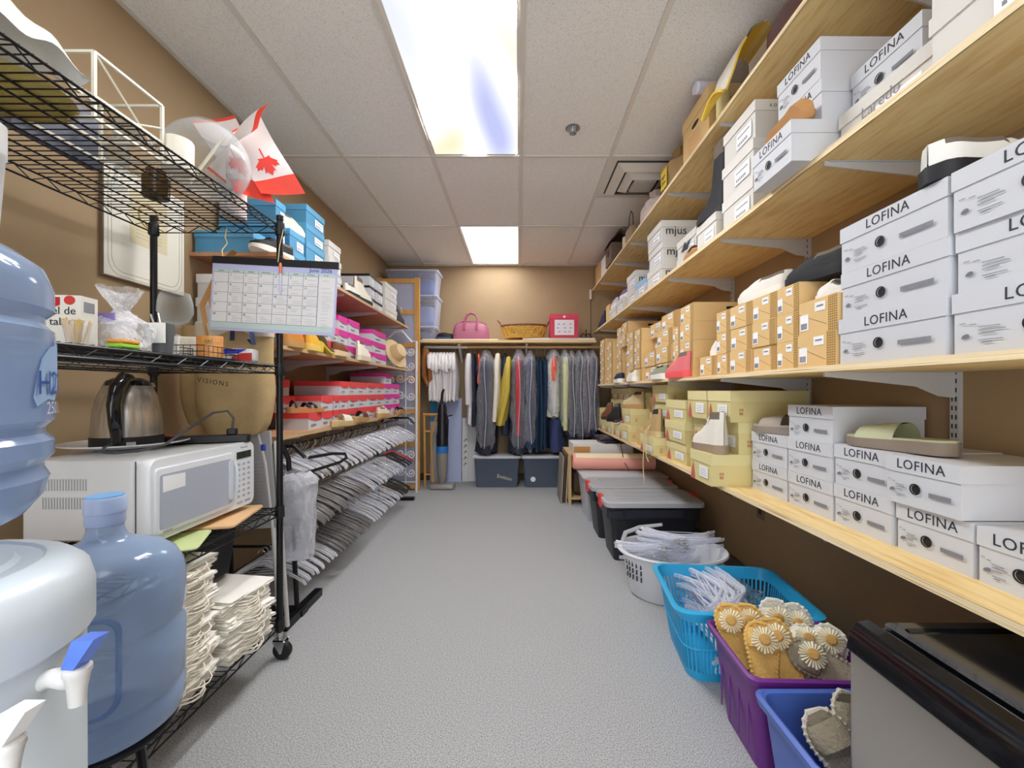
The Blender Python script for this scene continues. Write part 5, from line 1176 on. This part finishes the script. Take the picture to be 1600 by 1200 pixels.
for i, (x, y, z, ln, rl, hd, c_, l) in enumerate((
    (.755, 1.475, .285, 30, 15, 25, TN, 'tan daisy slipper at the far left corner of the purple bin'),
    (.785, 1.36, .285, 34, -4, 15, TN, 'tan daisy slipper at the front left of the purple bin'),
    (.815, 1.475, .285, 30, 10, 20, TN, 'tan daisy slipper behind the largest tan one'),
    (.85, 1.37, .29, 33, 16, 20, TN, 'largest tan daisy slipper at the front of the purple bin'),
    (.92, 1.50, .295, 15, 8, 15, WT, 'white daisy slipper leaning upright at the far side'),
    (1.0, 1.49, .285, 15, 25, 20, WT, 'white daisy slipper at the far right corner'),
    (.935, 1.40, .265, 45, -30, 10, WT, 'white daisy slipper lying in the middle of the purple bin'),
    (1.005, 1.385, .27, 40, -20, 25, WT, 'white daisy slipper lying on the right of the purple bin'),
    (.955, 1.315, .285, 42, 70, 15, GY_, 'grey daisy slipper with one flower on top of the heap'))):
    daisy_slipper(l, (x, y, z), (RAD(ln), RAD(rl), RAD(hd)), c_, 'daisy', g='daisy slippers in the purple bin')
for i, (x, y, z, ln, rl, hd, l) in enumerate(((.80, 1.05, .23, 35, 25, 10, 'grey crochet slipper leftmost in the blue bin'), (.865, 1.10, .24, 25, -15, -20, 'grey crochet slipper in the middle of the blue bin'), (.945, 1.07, .27, 20, 10, 40, 'large grey slipper standing beside the mini fridge'))):
    daisy_slipper(l, (x, y, z), (RAD(ln), RAD(rl), RAD(hd)), GY_, 'grey', .2, .1, g='grey slippers in the blue bin')
# mini fridge
t = thing('mini_fridge', 'mini fridge with stainless door and black top under the lowest shelf', 'mini fridge', (.76, .665, 0))
MB().rbox(.012, .5, -.245, .245, .02, .632, .012, .006).build('cabinet', M_BLACKG, t)
m = MB(); m.box(.03, .49, -.235, .235, .632, .636); m.loft([[(x, y, z) for x, y in rrect(.02+i, .5-i, -.243+i, .243-i, .015, 3)] for z, i in ((.63, 0), (.642, 0), (.642, .022), (.636, .026))], 0, False, False); m.build('worktop', M_BLACKG, t)
stl, bs_ = base('brushed_stainless'); bs_.inputs['Base Color'].default_value = lin('B8B4AE'); bs_.inputs['Metallic'].default_value = .9; bs_.inputs['Roughness'].default_value = .33
d = MB().rbox(-.05, .006, -.245, .245, .03, .586, .012, .004).build('door', stl, t)
m = MB(); m.loft([[(x, y, z) for x, z in ((.006, .586), (.006, .636), (-.004, .646), (-.028, .642), (-.046, .622), (-.052, .586))] for y in (-.247, .247)]); m.build('door_cap', M_BLACKG, d)
m = MB(); m.box(.0, .5, -.24, .24, 0, .022); m.build('plinth', M_BLACK, t)
# wall outlets
for i, (y, z) in enumerate(((2.74, .52), (2.38, .475))):
    t = thing('wall_outlet', ['small open outlet hole on the right wall beside the tote', 'small outlet hole on the right wall above the white tub'][i], 'outlet', (XR, y, z)); MB().box(-.004, 0, -.035, .035, -.055, .055).build('plate', mat('7A6450', .5), t); MB().box(-.0055, -.0035, -.014, .014, -.03, .03).build('socket', mat('2A2A28', .5), t)

# ---------------------------------------------------------------- top right shelf items
ZR = R4
t = thing('file_box', 'brown cardboard file box with hand hole on the topmost right shelf', 'file box', (.95, 2.27, ZR))
m = MB(); m.box(0, .36, -.165, .165, 0, .255); m.build('box_body', mat('C9A871', .8, var=.05), t); m = MB(); m.box(-.003, .363, -.168, .168, .195, .258); m.build('lid', mat('D2B27C', .8), t)
m = MB(); m.loft([[(x, .045*cos(q)*(1 if abs(cos(q)) < .7 else 1), .16+.013*sin(q)) for q in [2*pi*j/14 for j in range(14)]] for x in (-.0008, .001)]); m.build('hand_hole', mat('1C140C', .9), t)
m = MB()
for k in range(6): m.box(-.0008, 0, -.1+.01*k, .09, .03+.017*k, .034+.017*k)
m.build('red_print', mat('C08862', .8), t)
t = thing('clear_jar', 'small clear plastic jar lying on the file box', 'jar', (.97, 2.18, ZR+.289), rot=(0, RAD(90), 0))
MB().lathe([(.028, -.055), (.03, -.05), (.03, .06), (.024, .065)], 24).build('jar', film('E8E8F2', .45, .2), t); MB().lathe([(.031, -.06), (.031, -.045), (.02, -.045)], 24).build('lid', mat('D9DCEA', .4), t)
t = thing('felt_roll', 'white felt sheet with yellow lining folded over the top shelf edge', 'felt', (.955, 1.90, ZR))
prof = [(-.085, .004), (-.06, .02), (-.03, .10), (.0, .2), (.04, .27), (.09, .29), (.13, .25), (.14, .16)]
m = MB(); rr = [[(x-.0, y*(1-.25*i/7), z) for y in (-.09, -.045, 0, .045, .09)] for i, (x, z) in enumerate(prof)]
def foldf(u, v, off=0): 
    p = interp([(i/7, x) for i, (x, z) in enumerate(prof)])(u), interp([(i/7, z) for i, (x, z) in enumerate(prof)])(u)
    return (p[0]-off, -.10+.2*v+.02*sin(6*u), p[1]+off+.045*max(0, 1-u*4)*sin(pi*v))
MB().grid(lambda u, v: foldf(u, v, .004), 18, 12).build('white_felt', mat('E6E2D8', .9, bump=.2, bs=150), t)
MB().grid(lambda u, v: foldf(u, v, -.002), 18, 12).build('yellow_lining', mat('E6C24A', .9), t)
m = MB(); m.tube([foldf(0, v/12, .001) for v in range(13)], .006, 6); m.tube([foldf(u/18, 0, .001) for u in range(10)], .005, 6); m.build('yellow_edge', mat('E8C448', .9), t)
t = thing('felt_tube', 'small yellow and white rolled felt standing behind the folded felt', 'felt', (.99, 2.045, ZR)); MB().lathe([(.03, 0), (.03, .2), (.022, .2), (.022, .0)], 20, cap=False).build('roll', mat('E9DBA0', .9), t)
t = thing('orange_pouch', 'orange leather pouch behind the white felt', 'pouch', (1.09, 2.03, ZR)); MB().rbox(-.06, .06, -.04, .04, 0, .16, .03, .02).build('pouch', mat('B5602E', .5), t)
t = thing('leather_bag', 'dark maroon leather bag on the topmost shelf at the photo top', 'bag', (1.13, 1.5, ZR))
m = MB(); m.loft([[(x, y, z) for x, y in rrect(-.15*s, .17*s, -.22*s2, .22*s2, .06, 5)] for z, s, s2 in ((0, .9, .95), (.03, 1, 1), (.14, .96, 1), (.2, .75, .92), (.24, .3, .8))]); m.build('bag_body', mat('4A1210', .35, coat=.2), t)
MB().tube([(0, -.1, .22), (0, -.08, .28), (0, .08, .28), (0, .1, .22)], .009, 8).build('handle', mat('8A4A28', .5), t)
t = crinkle_bag('burlap_sack', 'brown sack with yellow tag near the ceiling vent', (1.05, 2.75, ZR), .2, .28, .29, mat('A88A60', .9, bump=.5, bs=150), cat='sack', neck=.85, seed=3, flare=.2)
m = MB(); m.box(-.112, -.108, -.07, .03, .03, .15); m.build('yellow_tag', mat('E2C832', .5), t); m = MB(); m.box(-.1135, -.1125, -.05, .01, .10, .112); m.box(-.1135, -.1125, -.05, .01, .06, .072); m.build('tag_print', mat('5A3A20', .5), t)
crinkle_bag('plastic_bag', 'clear plastic bag with pale contents on the topmost shelf', (1.05, 3.2, ZR), .22, .32, .22, film('EBDCD4', .55, .25, bump=1.2, bs=18, name='pinkish_bag'), neck=.8, seed=6, flare=.3)
t = thing('handbag', 'small snakeskin handbag with a thin looped handle on the topmost shelf', 'handbag', (.965, 3.62, ZR))
MB().rbox(-.03, .04, -.09, .09, 0, .12, .02, .015).build('bag_body', mat('9B8466', .5, bump=.3, bs=60, var=.4, vs=50), t); MB().tube([(0, -.07, .11), (0, -.06, .22), (0, 0, .27), (0, .06, .22), (0, .07, .11)], .004, 6).build('handle', mat('2A2220', .5), t)
t = thing('white_candle_jar', 'cream jar beside the small handbag on the topmost shelf', 'jar', (.985, 3.86, ZR)); MB().lathe([(.03, 0), (.034, .02), (.034, .12), (.028, .13)], 20).build('jar', mat('DCD3BA', .5), t)
t = thing('birdhouse', 'brown wooden birdhouse lantern near the far end of the topmost shelf', 'birdhouse', (.995, 4.28, ZR)); t.scale = (1.2, 1.2, 1.25)
MB().box(-.07, .09, -.11, .11, 0, .15).build('walls', mat('6E5A4C', .7, var=.3, vs=20), t); m = MB(); m.loft([[(-.09, y, .145), (.0, y, .25), (.11, y, .145), (.0, y, .225)] for y in (-.13, .13)]); m.build('roof', mat('4A3A30', .7), t)
m = MB(); m.loft([[(x, .025*cos(q), .09+.025*sin(q)) for q in [2*pi*j/18 for j in range(18)]] for x in (-.074, -.069)]); m.build('entrance_hole', M_BLACK, t)
t = thing('white_carton', 'white carton on its side at the far end of the topmost shelf', 'carton', (.94, 4.66, ZR)); MB().box(0, .3, -.17, .15, 0, .2).build('carton_body', mat('E4E2DA', .6), t)
t = thing('open_wooden_box', 'open wooden box at the very end of the topmost shelf', 'wooden box', (.94, 5.02, ZR)); m = MB(); m.sweep_box(0, .3, -.15, .14, 0, .22, 0, .005, th=.012); m.build('box_body', mat('C79A66', .6), t)
t = thing('hanging_cable', 'thin black cord hanging down the back wall from a plug', 'cord', (0, 0, 0)); MB().tube([(.925, 5.405, 2.32), (.927, 5.405, 2.0), (.925, 5.405, 1.78)], .004, 6).build('cable', M_BLACK, t); MB().rbox(.91, .94, 5.39, 5.415, 2.31, 2.44, .008).build('plug', mat('E6D9CC', .5), t)
# ---------------------------------------------------------------- back closet
SZ = 1.742; SY0 = 4.97
t = thing('closet_shelf', 'long wooden closet shelf across the back wall', 'shelf', (0, 0, 0))
MB().box(-1.62, .915, SY0, YF-.002, SZ-.03, SZ).build('board', noisecol('closet_board', [(.3, 'D9B882'), (.7, 'E6C997')], 4, .5, stretch=(1, 8, 8)), t)
for x in (-.72, .1): MB().prism([(5.40, SZ-.03), (5.10, SZ-.03), (5.10, SZ-.045), (5.36, SZ-.2), (5.40, SZ-.24)], x-.012, x+.012, 'x').build('bracket', mat('E4E2DE', .5), t)
t = thing('closet_rail', 'pale wooden clothes rail under the closet shelf', 'clothes rail', (0, 0, 0)); RZc = 1.675; RYc = 5.15
MB().tube([(-1.15, RYc, RZc), (1.12, RYc, RZc)], .017, 14).build('rail', mat('DDB98A', .5), t); MB().tube([(-1.15, RYc, RZc), (-.62, RYc, RZc)], .0175, 14).build('white_section', mat('E6E4E8', .5), t)
MB().box(1.10, 1.36, RYc-.03, RYc+.03, RZc-.04, RZc+.03).build('end_block', mat('E6E4E8', .5), t)
for i, (x0_, x1_, y0_, l) in enumerate(((-1.14, -.24, 5.0, 'white plank on the closet shelf under the pink bag'), (.05, .91, 5.02, 'grey-white plank on the closet shelf under the red box'))):
    t = thing('plank', l, 'plank', (0, 0, SZ)); MB().box(x0_, x1_, y0_, 5.35, 0, .014 if i == 0 else .03).build('board', mat('DCD8D2' if i else 'EDE8E0', .6), t)
# clear bins stacked at the left
z = SZ+.014
for i, (h, w_, l, cc) in enumerate(((.145, .56, 'bottom shallow clear bin stacked at the left end of the closet shelf', '8A96AE'), (.36, .62, 'middle tall clear bin in the closet shelf stack', '98A4C4'), (.30, .62, 'top clear lidded bin almost touching the ceiling', '6478B0'))):
    t = thing('clear_bin', l, 'storage bin', (-1.27, 5.19, z)); hw = w_/2
    MB().loft([[(x, y, zz) for x, y in rrect(-hw+a_, hw-a_, -.18+a_, .18-a_, .04, 5)] for zz, a_ in ((0, .04), (.004, .036), (h-.03, .01), (h-.024, .0), (h-.004, .0), (h, .008))]).build('tub', film('D9DEF2', .28, .25, bump=.1, name='bin_plastic'), t)
    MB().rbox(-hw+.05, hw-.06, -.12, .12, .008, h*.72, .06, .05).build('contents', mat(cc, .8, bump=.8, bs=9, var=.3), t)
    MB().rbox(-hw-.008, hw+.008, -.19, .19, h-.006, h+.006, .04).build('lid', film('EEF0F8', .6, .3), t); z += h+.008
t = thing('black_hat', 'folded black and navy cap beside the clear bins', 'hat', (-.895, 5.15, SZ+.015)); MB().loft([[(.11*s*cos(q), .09*s*sin(q), zz+.008*sin(3*q)*s) for q in [2*pi*j/24 for j in range(24)]] for zz, s in ((0, .95), (.02, 1), (.05, .97), (.08, .8), (.088, .3))]).build('cap', mat('15161C', .8, bump=.3, bs=20), t); MB().rbox(-.09, .09, -.105, -.06, .0, .03, .02, .01).build('denim_brim', mat('3A4A66', .8), t)
# pink handbag
t = thing('pink_handbag', 'large dusty pink leather handbag on the closet shelf', 'handbag', (-.575, 5.16, SZ+.015)); PK = mat('A85F76', .55, bump=.35, bs=14)
m = MB(); m.loft([[(x*s+.006*sin(8*zz*10+x*20), y*s2, zz+.008*sin(x*22)*min(1, zz*8)) for x, y in rrect(-.22, .22, -.085, .085, .06, 6)] for zz, s, s2 in ((0, .93, .9), (.02, 1.0, 1), (.10, .99, .95), (.17, .92, .75), (.215, .72, .45), (.235, .55, .2))]); m.build('bag_body', PK, t)
for y in (-.05, .05): MB().tube([(-.075, y, .19), (-.08, y*.9, .25), (-.055, y*.8, .31), (0, y*.7, .335), (.055, y*.8, .31), (.08, y*.9, .25), (.075, y, .19)], .009, 8).build('handle', PK, t)
for s in (-1, 1): MB().box(s*.075-.014, s*.075+.014, -.088, -.055, .12, .21).build('handle_tab', mat('A85672', .5), t)
MB().tube([(-.19, -.03, .19), (-.1, -.045, .225), (.1, -.045, .225), (.19, -.03, .19)], .004, 6).build('zip', mat('8A4458', .4), t)
# wicker basket
t = thing('wicker_basket', 'oval yellow wicker basket with dark rim on the closet shelf', 'basket', (.07, 5.14, SZ+.032), RAD(-3))
WK = mat('D9AE52', .7, var=.3, vs=40); rb_ = random.Random(8)
def ell(s, zz): return [(.28*s*cos(2*pi*j/48), .16*s*sin(2*pi*j/48), zz) for j in range(48)]
m = MB(); m.loft([ell(.78, 0), ell(.82, .01), ell(.97, .15), ell(.94, .15), ell(.78, .015)]); m.build('liner', mat('B98A3E', .8), t)
m = MB()
for k in range(9):
    zz = .012+.016*k; s = .82+.15*zz/.15
    m.tube([(.28*s*1.01*cos(q)*(1+.012*(1 if (j+k) % 2 else -1)), .16*s*1.01*sin(q)*(1+.02*(1 if (j+k) % 2 else -1)), zz+.004*sin(q*5+k)) for j, q in enumerate([2*pi*j/44 for j in range(44)])], .0065, 5, closed=True)
for k in range(34):
    a_ = 2*pi*k/34; b_ = a_+.28*(1 if k % 2 else -1); m.tube([(.28*.84*cos(a_), .16*.84*sin(a_)*1.02, .01), (.28*.92*cos((a_+b_)/2)*1.03, .16*.92*sin((a_+b_)/2)*1.05, .08), (.28*.99*cos(b_), .16*.99*sin(b_), .148)], .005, 5)
m.build('weave', WK, t)
MB().tube([(.277*cos(q), .158*sin(q), .155) for q in [2*pi*j/40 for j in range(40)]], .011, 8, closed=True).build('rim', mat('6E3A2C', .6), t)
for s in (-1, 1):
    m = MB(); m.tube([(s*.275, -.06, .15), (s*.285, -.055, .185), (s*.32, -.03, .225), (s*.325, .02, .228), (s*.29, .06, .19), (s*.275, .065, .15)], .007, 8); m.build('handle', mat('7A4230', .6), t)
# red box
t = thing('red_gift_box', 'red box with a pale picture label on the closet shelf', 'box', (.545, 5.13, SZ+.032)); RB = mat('C8304E', .5)
MB().box(-.165, .165, -.12, .12, 0, .255).build('box_body', RB, t); MB().box(-.170, .170, -.124, .124, .225, .28).build('lid', mat('D13A58', .5), t)
MB().box(-.115, .115, -.1265, -.1205, .03, .21).build('label', mat('E4DDE4', .6), t); MB().lathe([(.001, -.13), (.016, -.13), (.016, -.125), (.001, -.125)], 16).xf(Matrix.Translation((0, 0, .25)) @ Matrix.Rotation(0, 4, 'X')) 
m = MB(); m.loft([[(.017*cos(q), y, .247+.014*sin(q)) for q in [2*pi*j/16 for j in range(16)]] for y in (-.128, -.1235)]); m.build('button', mat('F0D8DC', .4), t)
m = MB(); rb_ = random.Random(2)
for k in range(9): x_ = -.07+.07*(k % 3)+rb_.uniform(-.01, .01); z_ = .07+.045*(k//3); m.loft([[(x_+.014*cos(q), y, z_+.006*sin(q)+.003*cos(2*q)) for q in [2*pi*j/8 for j in range(8)]] for y in (-.1275, -.1262)])
m.build('label_print', mat('7A6A76', .6), t)
t = thing('table_lantern', 'small dark wire lantern at the right end of the closet shelf', 'lantern', (.83, 5.18, SZ+.032)); m = MB(); m.rbox(-.06, .06, -.05, .05, 0, .02, .01); m.tube([(-.07, 0, .02), (-.04, 0, .07), (0, 0, .05), (.04, 0, .07), (.07, 0, .02)], .006, 6); m.tube([(0, 0, .02), (0, 0, .12)], .006, 6); m.build('frame', M_BLACKMET, t)
# garments
def garment(label, x, w_, zt, zb, col, depth=.2, yc=RYc, sleeve=None, sleeve_col=None, bag=False, cat='clothes', name='hanging_garment', seed=0, var=.1, hem=1.0, group=None, lean=0, m_=None):
    t = thing(name, label, cat, (x, yc, RZc), group=group); r = random.Random(seed+int(x*100)); zt -= RZc; zb -= RZc
    mt = m_ or mat(col, .85, bump=.3, bs=25, var=var)
    MB().tube([(0, 0, zt-.01), (0, 0, -.02), (.0, .018, -.005), (0, .02, .012), (0, .004, .022), (0, -.014, .016), (0, -.018, .004)], .0022, 6).build('hook', M_CHROME, t)
    bt = zt+.03; zt -= .05 if bag else 0
    rings = []; n = 26; k1, k2 = r.uniform(0, 6), r.uniform(0, 6)
    for i in range(17):
        v = i/16; zz = zt+(zb-zt)*v
        s = min(1, .25+v*5.5) if v < .15 else 1.0+(.12*hem-.12)*(v-.15)
        dd = depth*(min(1, .3+v*7)); ring = []
        for j in range(n):
            q = 2*pi*j/n
            wob = 1+.30*sin(4*q+k1+v*3)*v**.5+.18*sin(7*q+k2-v*5)*v**.5+.1*sin(11*q+k1)
            ring.append((w_*.62*s*cos(q)*wob+lean*v+.006*sin(6*v+k1), dd*sin(q)*(1+.05*sin(5*v+k2)), zz+(.012*sin(5*q+k1) if i == 16 else 0)))
        rings.append(ring)
    MB().loft(rings).build('fabric', mt, t, ang=70)
    if sleeve is not None:
        zs = sleeve-RZc; sm = mat(sleeve_col or col, .85, bump=.3, bs=25, var=var)
        MB().tube([(0, -depth*.85, zt-.03), (-.008, -depth-.02, zt-.12), (-.012, -depth-.03, (zt+zs)/2), (-.01+lean, -depth-.02, zs)], [.028, .032, .03, .026], 10).build('sleeve', sm, t)
    if bag:
        rings = []
        for i in range(19):
            v = i/18; zz = bt+(zb-.07-bt)*v; s = min(1.0, .34+v*6); s *= 1 if v < .84 else max(.18, 1-(v-.84)*4.6)
            rings.append([((w_*.62+.016)*s*cos(2*pi*j/n)*(1+.12*sin(5*2*pi*j/n+k1+v*9)+.08*sin(3*v*9+k2))+lean*v, (depth+.05)*s*sin(2*pi*j/n), zz) for j in range(n)])
        MB().loft(rings, 0, True, True).build('garment_bag', film('EDEFF8', .07, .08, bump=2.4, bs=7, name='garment_bag_film'), t, ang=50)
        MB().tube([(lean*v+.012*sin(7*v+k1), -(depth+.052)*min(1, .34+v*6), bt+(zb-.02-bt)*v) for v in [i/14 for i in range(1, 14)]], .0028, 5).build('seam', mat('DDE0EA', .5), t)
    return t
gx = lambda px, d_=5.0: (px-VX)*d_/F
# white tops
for i in range(8):
    garment('white puff-sleeved top hanging at the left of the closet', gx(672+5.2*i), .05, 1.6, 1.03-.008*(i % 3), 'E6E3E4', .17, name='puff_sleeve_shirt', cat='shirt', seed=i, hem=1.6, group='white puff-sleeved tops on the closet rail', var=.05)
for i in range(8):
    o = [o_ for o_ in C.objects if o_.name.startswith('puff_sleeve')][i]
    MB().tube([(0, -.10, -.085), (-.004, -.17, -.12-.01*(i % 3)), (.003*(i % 2), -.20, -.20-.014*(i % 4)), (0, -.19, -.27-.02*(i % 3))], [.018, .027, .031, .024], 9).build('sleeve', mat('ECE9EA', .85, bump=.4, bs=30), o)
t = thing('fur_collar', 'brown fur collar bag hanging beside the wooden screen', 'bag', (gx(664, 4.98), 5.0, 1.64)); MB().tube([(0, 0, 0), (-.02, 0, -.15), (-.015, 0, -.32), (.03, -.02, -.43), (.06, 0, -.35), (.05, 0, -.15), (.0, 0, 0)], .032, 10).build('fur', mat('9C6438', .95, bump=.8, bs=90, var=.3, vs=30), t)
G = 'clothes on the closet rail'
garment('long white cardigan leftmost after the gap', gx(733), .06, 1.60, .74, 'DAD8DC', .2, sleeve=.98, group=G)
garment('narrow navy garment behind the white cardigan', gx(740), .035, 1.6, .72, '2B3048', .18, group=G)
garment('coral red top between cardigan and garment bag', gx(748), .03, 1.6, 1.23, 'F0705C', .2, group=G)
garment('dark lace dress in a zipped clear garment bag', gx(759), .165, 1.6, .40, '2A2C3E', .2, bag=True, group=G)
garment('cream satin jacket right of the bagged lace dress', gx(778), .085, 1.6, .82, 'E3DCCB', .2, sleeve=.78, group=G, lean=-.03)
garment('navy jacket behind the cream satin jacket', gx(788), .07, 1.6, .62, '2C3450', .18, group=G)
garment('mustard yellow coat with long sleeves', gx(795), .10, 1.56, .74, 'C6B14A', .22, sleeve=.74, group=G, lean=-.09)
garment('dark garment with a red stripe in a long clear bag', gx(811), .15, 1.61, .40, '3B4050', .2, bag=True, sleeve=.62, sleeve_col='C03B42', group=G)
garment('grey navy garment in a clear bag next to the teal trousers', gx(829), .11, 1.6, .46, '3A4566', .2, bag=True, group=G)
for i, px in enumerate((840, 846, 852)): garment(['dark teal trousers nearest the bagged grey garment', 'middle pair of dark teal trousers', 'dark teal trousers nearest the cream bagged top'][i], gx(px), .062, 1.56, .42+.02*i, '12304A', .17, group=G, name='hanging_trousers', cat='trousers')
garment('cream top with coral sleeves in a clear bag', gx(866), .125, 1.61, .84, 'DDDCCF', .2, sleeve=1.26, sleeve_col='F0684A', bag=True, group=G)
garment('dark blue skirt hanging under the cream bagged top', gx(870), .13, .84, .42, '35406A', .16, group=G, name='hanging_skirt', cat='skirt')
garment('pale yellow-green blouse in a clear bag', gx(884), .10, 1.61, .72, 'C8CC9A', .2, sleeve=.68, bag=True, group=G)
for i, (px, c_, l, zb) in enumerate(((895, '2C3146', 'navy coat in a clear bag right of the yellow-green blouse', .55), (907, '252A3E', 'widest navy coat in a clear bag with a white tag', .52), (918, '4A3A50', 'plum garment in a clear bag', .6), (928, '2A3350', 'dark blue garment in a clear bag nearest the shelves', .62))):
    garment(l, gx(px), .10, 1.6, zb, c_, .2, bag=True, group=G)
# grey bins under the clothes
for i, (x, l, tx) in enumerate(((gx(776, 4.95), 'left grey plastic bin with a clear lid under the clothes', 1), (gx(853, 4.95), 'right grey plastic bin with a round sticker under the clothes', 0))):
    t = thing('grey_bin', l, 'storage bin', (x, 5.13, 0)); GB = mat('515C6C', .45)
    MB().loft([[(x_, y_, z_) for x_, y_ in rrect(-.275+a_, .275-a_, -.16+a_, .16-a_, .03, 4)] for z_, a_ in ((0, .035), (.005, .03), (.33, .008), (.34, .0), (.35, .0))]).build('tub', GB, t)
    MB().rbox(-.285, .285, -.17, .17, .345, .37, .03).build('lid', film('E6E9F0', .6, .3), t)
    if tx: lettering('Smitten', .06, mat('D6D2C4', .5), t, (.09, -.152, .12), '-y', tilt=RAD(-14))
    else:
        m = MB(); m.loft([[(-.15+.03*cos(q), y, .10+.03*sin(q)) for q in [2*pi*j/20 for j in range(20)]] for y in (-.153, -.149)]); m.build('round_sticker', M_LABEL, t)
# vacuum, boards, easel
t = thing('stick_vacuum', 'black upright stick vacuum cleaner standing by the closet', 'vacuum cleaner', (gx(691, 4.92), 4.92, 0)); VB = mat('14161E', .35)
MB().rbox(-.145, .145, -.07, .07, 0, .065, .03, .015).build('floor_head', mat('9B9594', .35, .3), t)
MB().lathe([(.03, .06), (.05, .14), (.06, .2), (.068, .42)], 24).build('dust_cup', mat('8C8580', .3), t); MB().lathe([(.069, .42), (.071, .44), (.071, .50), (.069, .5)], 24).build('blue_ring', mat('2F78C8', .35), t)
MB().lathe([(.069, .50), (.070, .62), (.060, .67), (.054, .80), (.052, .92), (.035, .99), (.02, 1.0)], 24).build('motor_body', VB, t); MB().tube([(0, 0, .9), (-.01, .01, 1.0), (0, .01, 1.12), (.02, -.01, 1.16)], [.03, .018, .016, .012], 10).build('handle', VB, t)
MB().tube([(.03, -.03, .93), (.075, -.05, .8), (.07, -.06, .62), (.05, -.06, .55)], .01, 8).build('cord_wrap', VB, t); MB().tube([(.04, 0, .84), (.12, -.01, .86)], .008, 6).build('cord_hook', VB, t)
for i, (x0_, x1_, y_, zt_, c_, l) in enumerate(((-1.12, -.93, 5.36, 1.02, 'B9BEC8', 'grey-blue board with blue paint standing behind the stool'), (-.935, -.715, 5.30, 1.05, 'B4BFE2', 'pale blue display board behind the vacuum'), (-.71, -.635, 5.33, .80, 'D9DAD6', 'narrow white board with dark calligraphy'), (-.635, -.43, 5.35, .74, 'D2D4D2', 'wide white board beside the grey bin'))):
    t = thing('display_board', l, 'board', (0, y_, 0), rot=(RAD(-2), 0, 0)); MB().box(x0_, x1_, -.01, .01, 0, zt_).build('board', mat(c_, .5), t)
    if i == 0: MB().box(x0_, x0_+.09, -.012, -.0095, .75, zt_-.01).build('blue_paint', mat('2A8FC8', .5), t)
    if i == 2:
        for k in range(5): m = MB(); zz = .2+.075*k; m.tube([(x0_+.02, -.0115, zz), (x0_+.045, -.0115, zz+.025), (x0_+.035, -.0115, zz+.04), (x0_+.06, -.0115, zz+.02)], .004, 5); m.build('calligraphy', M_INK, t)
t = thing('wooden_easel', 'yellow wooden folding stool behind the wooden screen', 'folding stool', (-1.03, 5.02, 0)); m = MB()
m.tube([(-.1, 0, .86), (.075, -.02, .86)], .018, 6); m.tube([(.06, 0, .86), (.0, -.02, .62), (.02, -.04, 0)], .014, 6); m.tube([(-.09, 0, .86), (-.08, 0, 0)], .014, 6); m.tube([(-.1, 0, .66), (.03, 0, .66)], .012, 6); m.tube([(-.09, 0, .15), (.01, 0, .15)], .010, 6); m.build('frame', M_WOOD, t)
# wooden screen with frosted panes
t = thing('wooden_screen', 'tall yellow wooden screen with frosted panes at the back left', 'room screen', (0, 4.86, 0)); X0_, X1_, HT = -1.62, -1.135, 2.44; m = MB()
m.box(X1_-.055, X1_, -.018, .018, 0, HT); m.box(X0_, X0_+.055, -.018, .018, 0, HT); zs = [HT-.06, HT-.42, HT-.80, HT-1.18, HT-1.56, HT-1.94, .02]
for z_ in zs: m.box(X0_+.055, X1_-.055, -.015, .015, z_, z_+.05)
m.build('frame', M_WOOD, t)
for a_, b_ in zip(zs, zs[1:]): MB().box(X0_+.055, X1_-.055, -.003, .003, b_+.05, a_).build('frosted_pane', mat('AEB4CC', .35), t)
# iron scroll screen
t = thing('iron_screen', 'white wrought iron screen with scrolls in front of the wooden one', 'iron screen', (0, 4.74, 0)); XI0, XI1 = -1.50, -1.145; m = MB(); IR = mat('E6E6EA', .45)
m.tube([(XI1, 0, 0), (XI1, 0, 1.70), (XI1-.05, 0, 1.69), (XI1-.10, 0, 1.74), (XI1-.16, 0, 1.81), (XI1-.24, 0, 1.80), (XI0, 0, 1.70), (XI0, 0, 0)], .013, 8)
m.tube([(XI1-.12, 0, 0), (XI1-.12, 0, 1.45), (XI1-.17, 0, 1.6), (XI1-.26, 0, 1.64)], .006, 6)
for z_ in (.12, .95): m.tube([(XI0, 0, z_), (XI1, 0, z_)], .006, 6)
m.build('frame', IR, t)
def scroll(cx_, cz_, R_, s, s2, turns=1.6):
    m = MB(); m.tube([(cx_+s*R_*(1-i/26*.85)*cos(i/26*turns*2*pi), 0, cz_+s2*R_*(1-i/26*.85)*sin(i/26*turns*2*pi)) for i in range(27)], .0075, 6); m.build('scroll', IR, t)
for z_ in (.22, .42, .62, .80, 1.08, 1.26, 1.42, 1.58):
    scroll(XI1-.06, z_, .048, -1, 1 if int(z_*10) % 4 < 2 else -1); scroll(XI1-.18, z_+.02, .05, 1, -1); scroll(XI1-.29, z_, .045, -1, 1)
# straw hat
t = thing('straw_hat', 'beige straw hat leaning at the far end of the middle left shelf', 'hat', (-1.27, 4.36, L2+.155), rot=(0, RAD(68), RAD(-20)))
MB().lathe([(.155, -.004), (.155, .004), (.09, .006), (.085, .05), (.07, .085), (.02, .095)], 36).build('hat_body', mat('D9BE92', .8, bump=.3, bs=120), t)
t = thing('white_paper_bag_small', 'small crumpled white bag beside the straw hat', 'bag', (-1.26, 4.56, L2)); t.name = 'small_white_bag'; MB().rbox(-.05, .04, -.05, .05, 0, .11, .02, .02).build('bag', mat('E4E0DC', .7, bump=.5, bs=30), t)
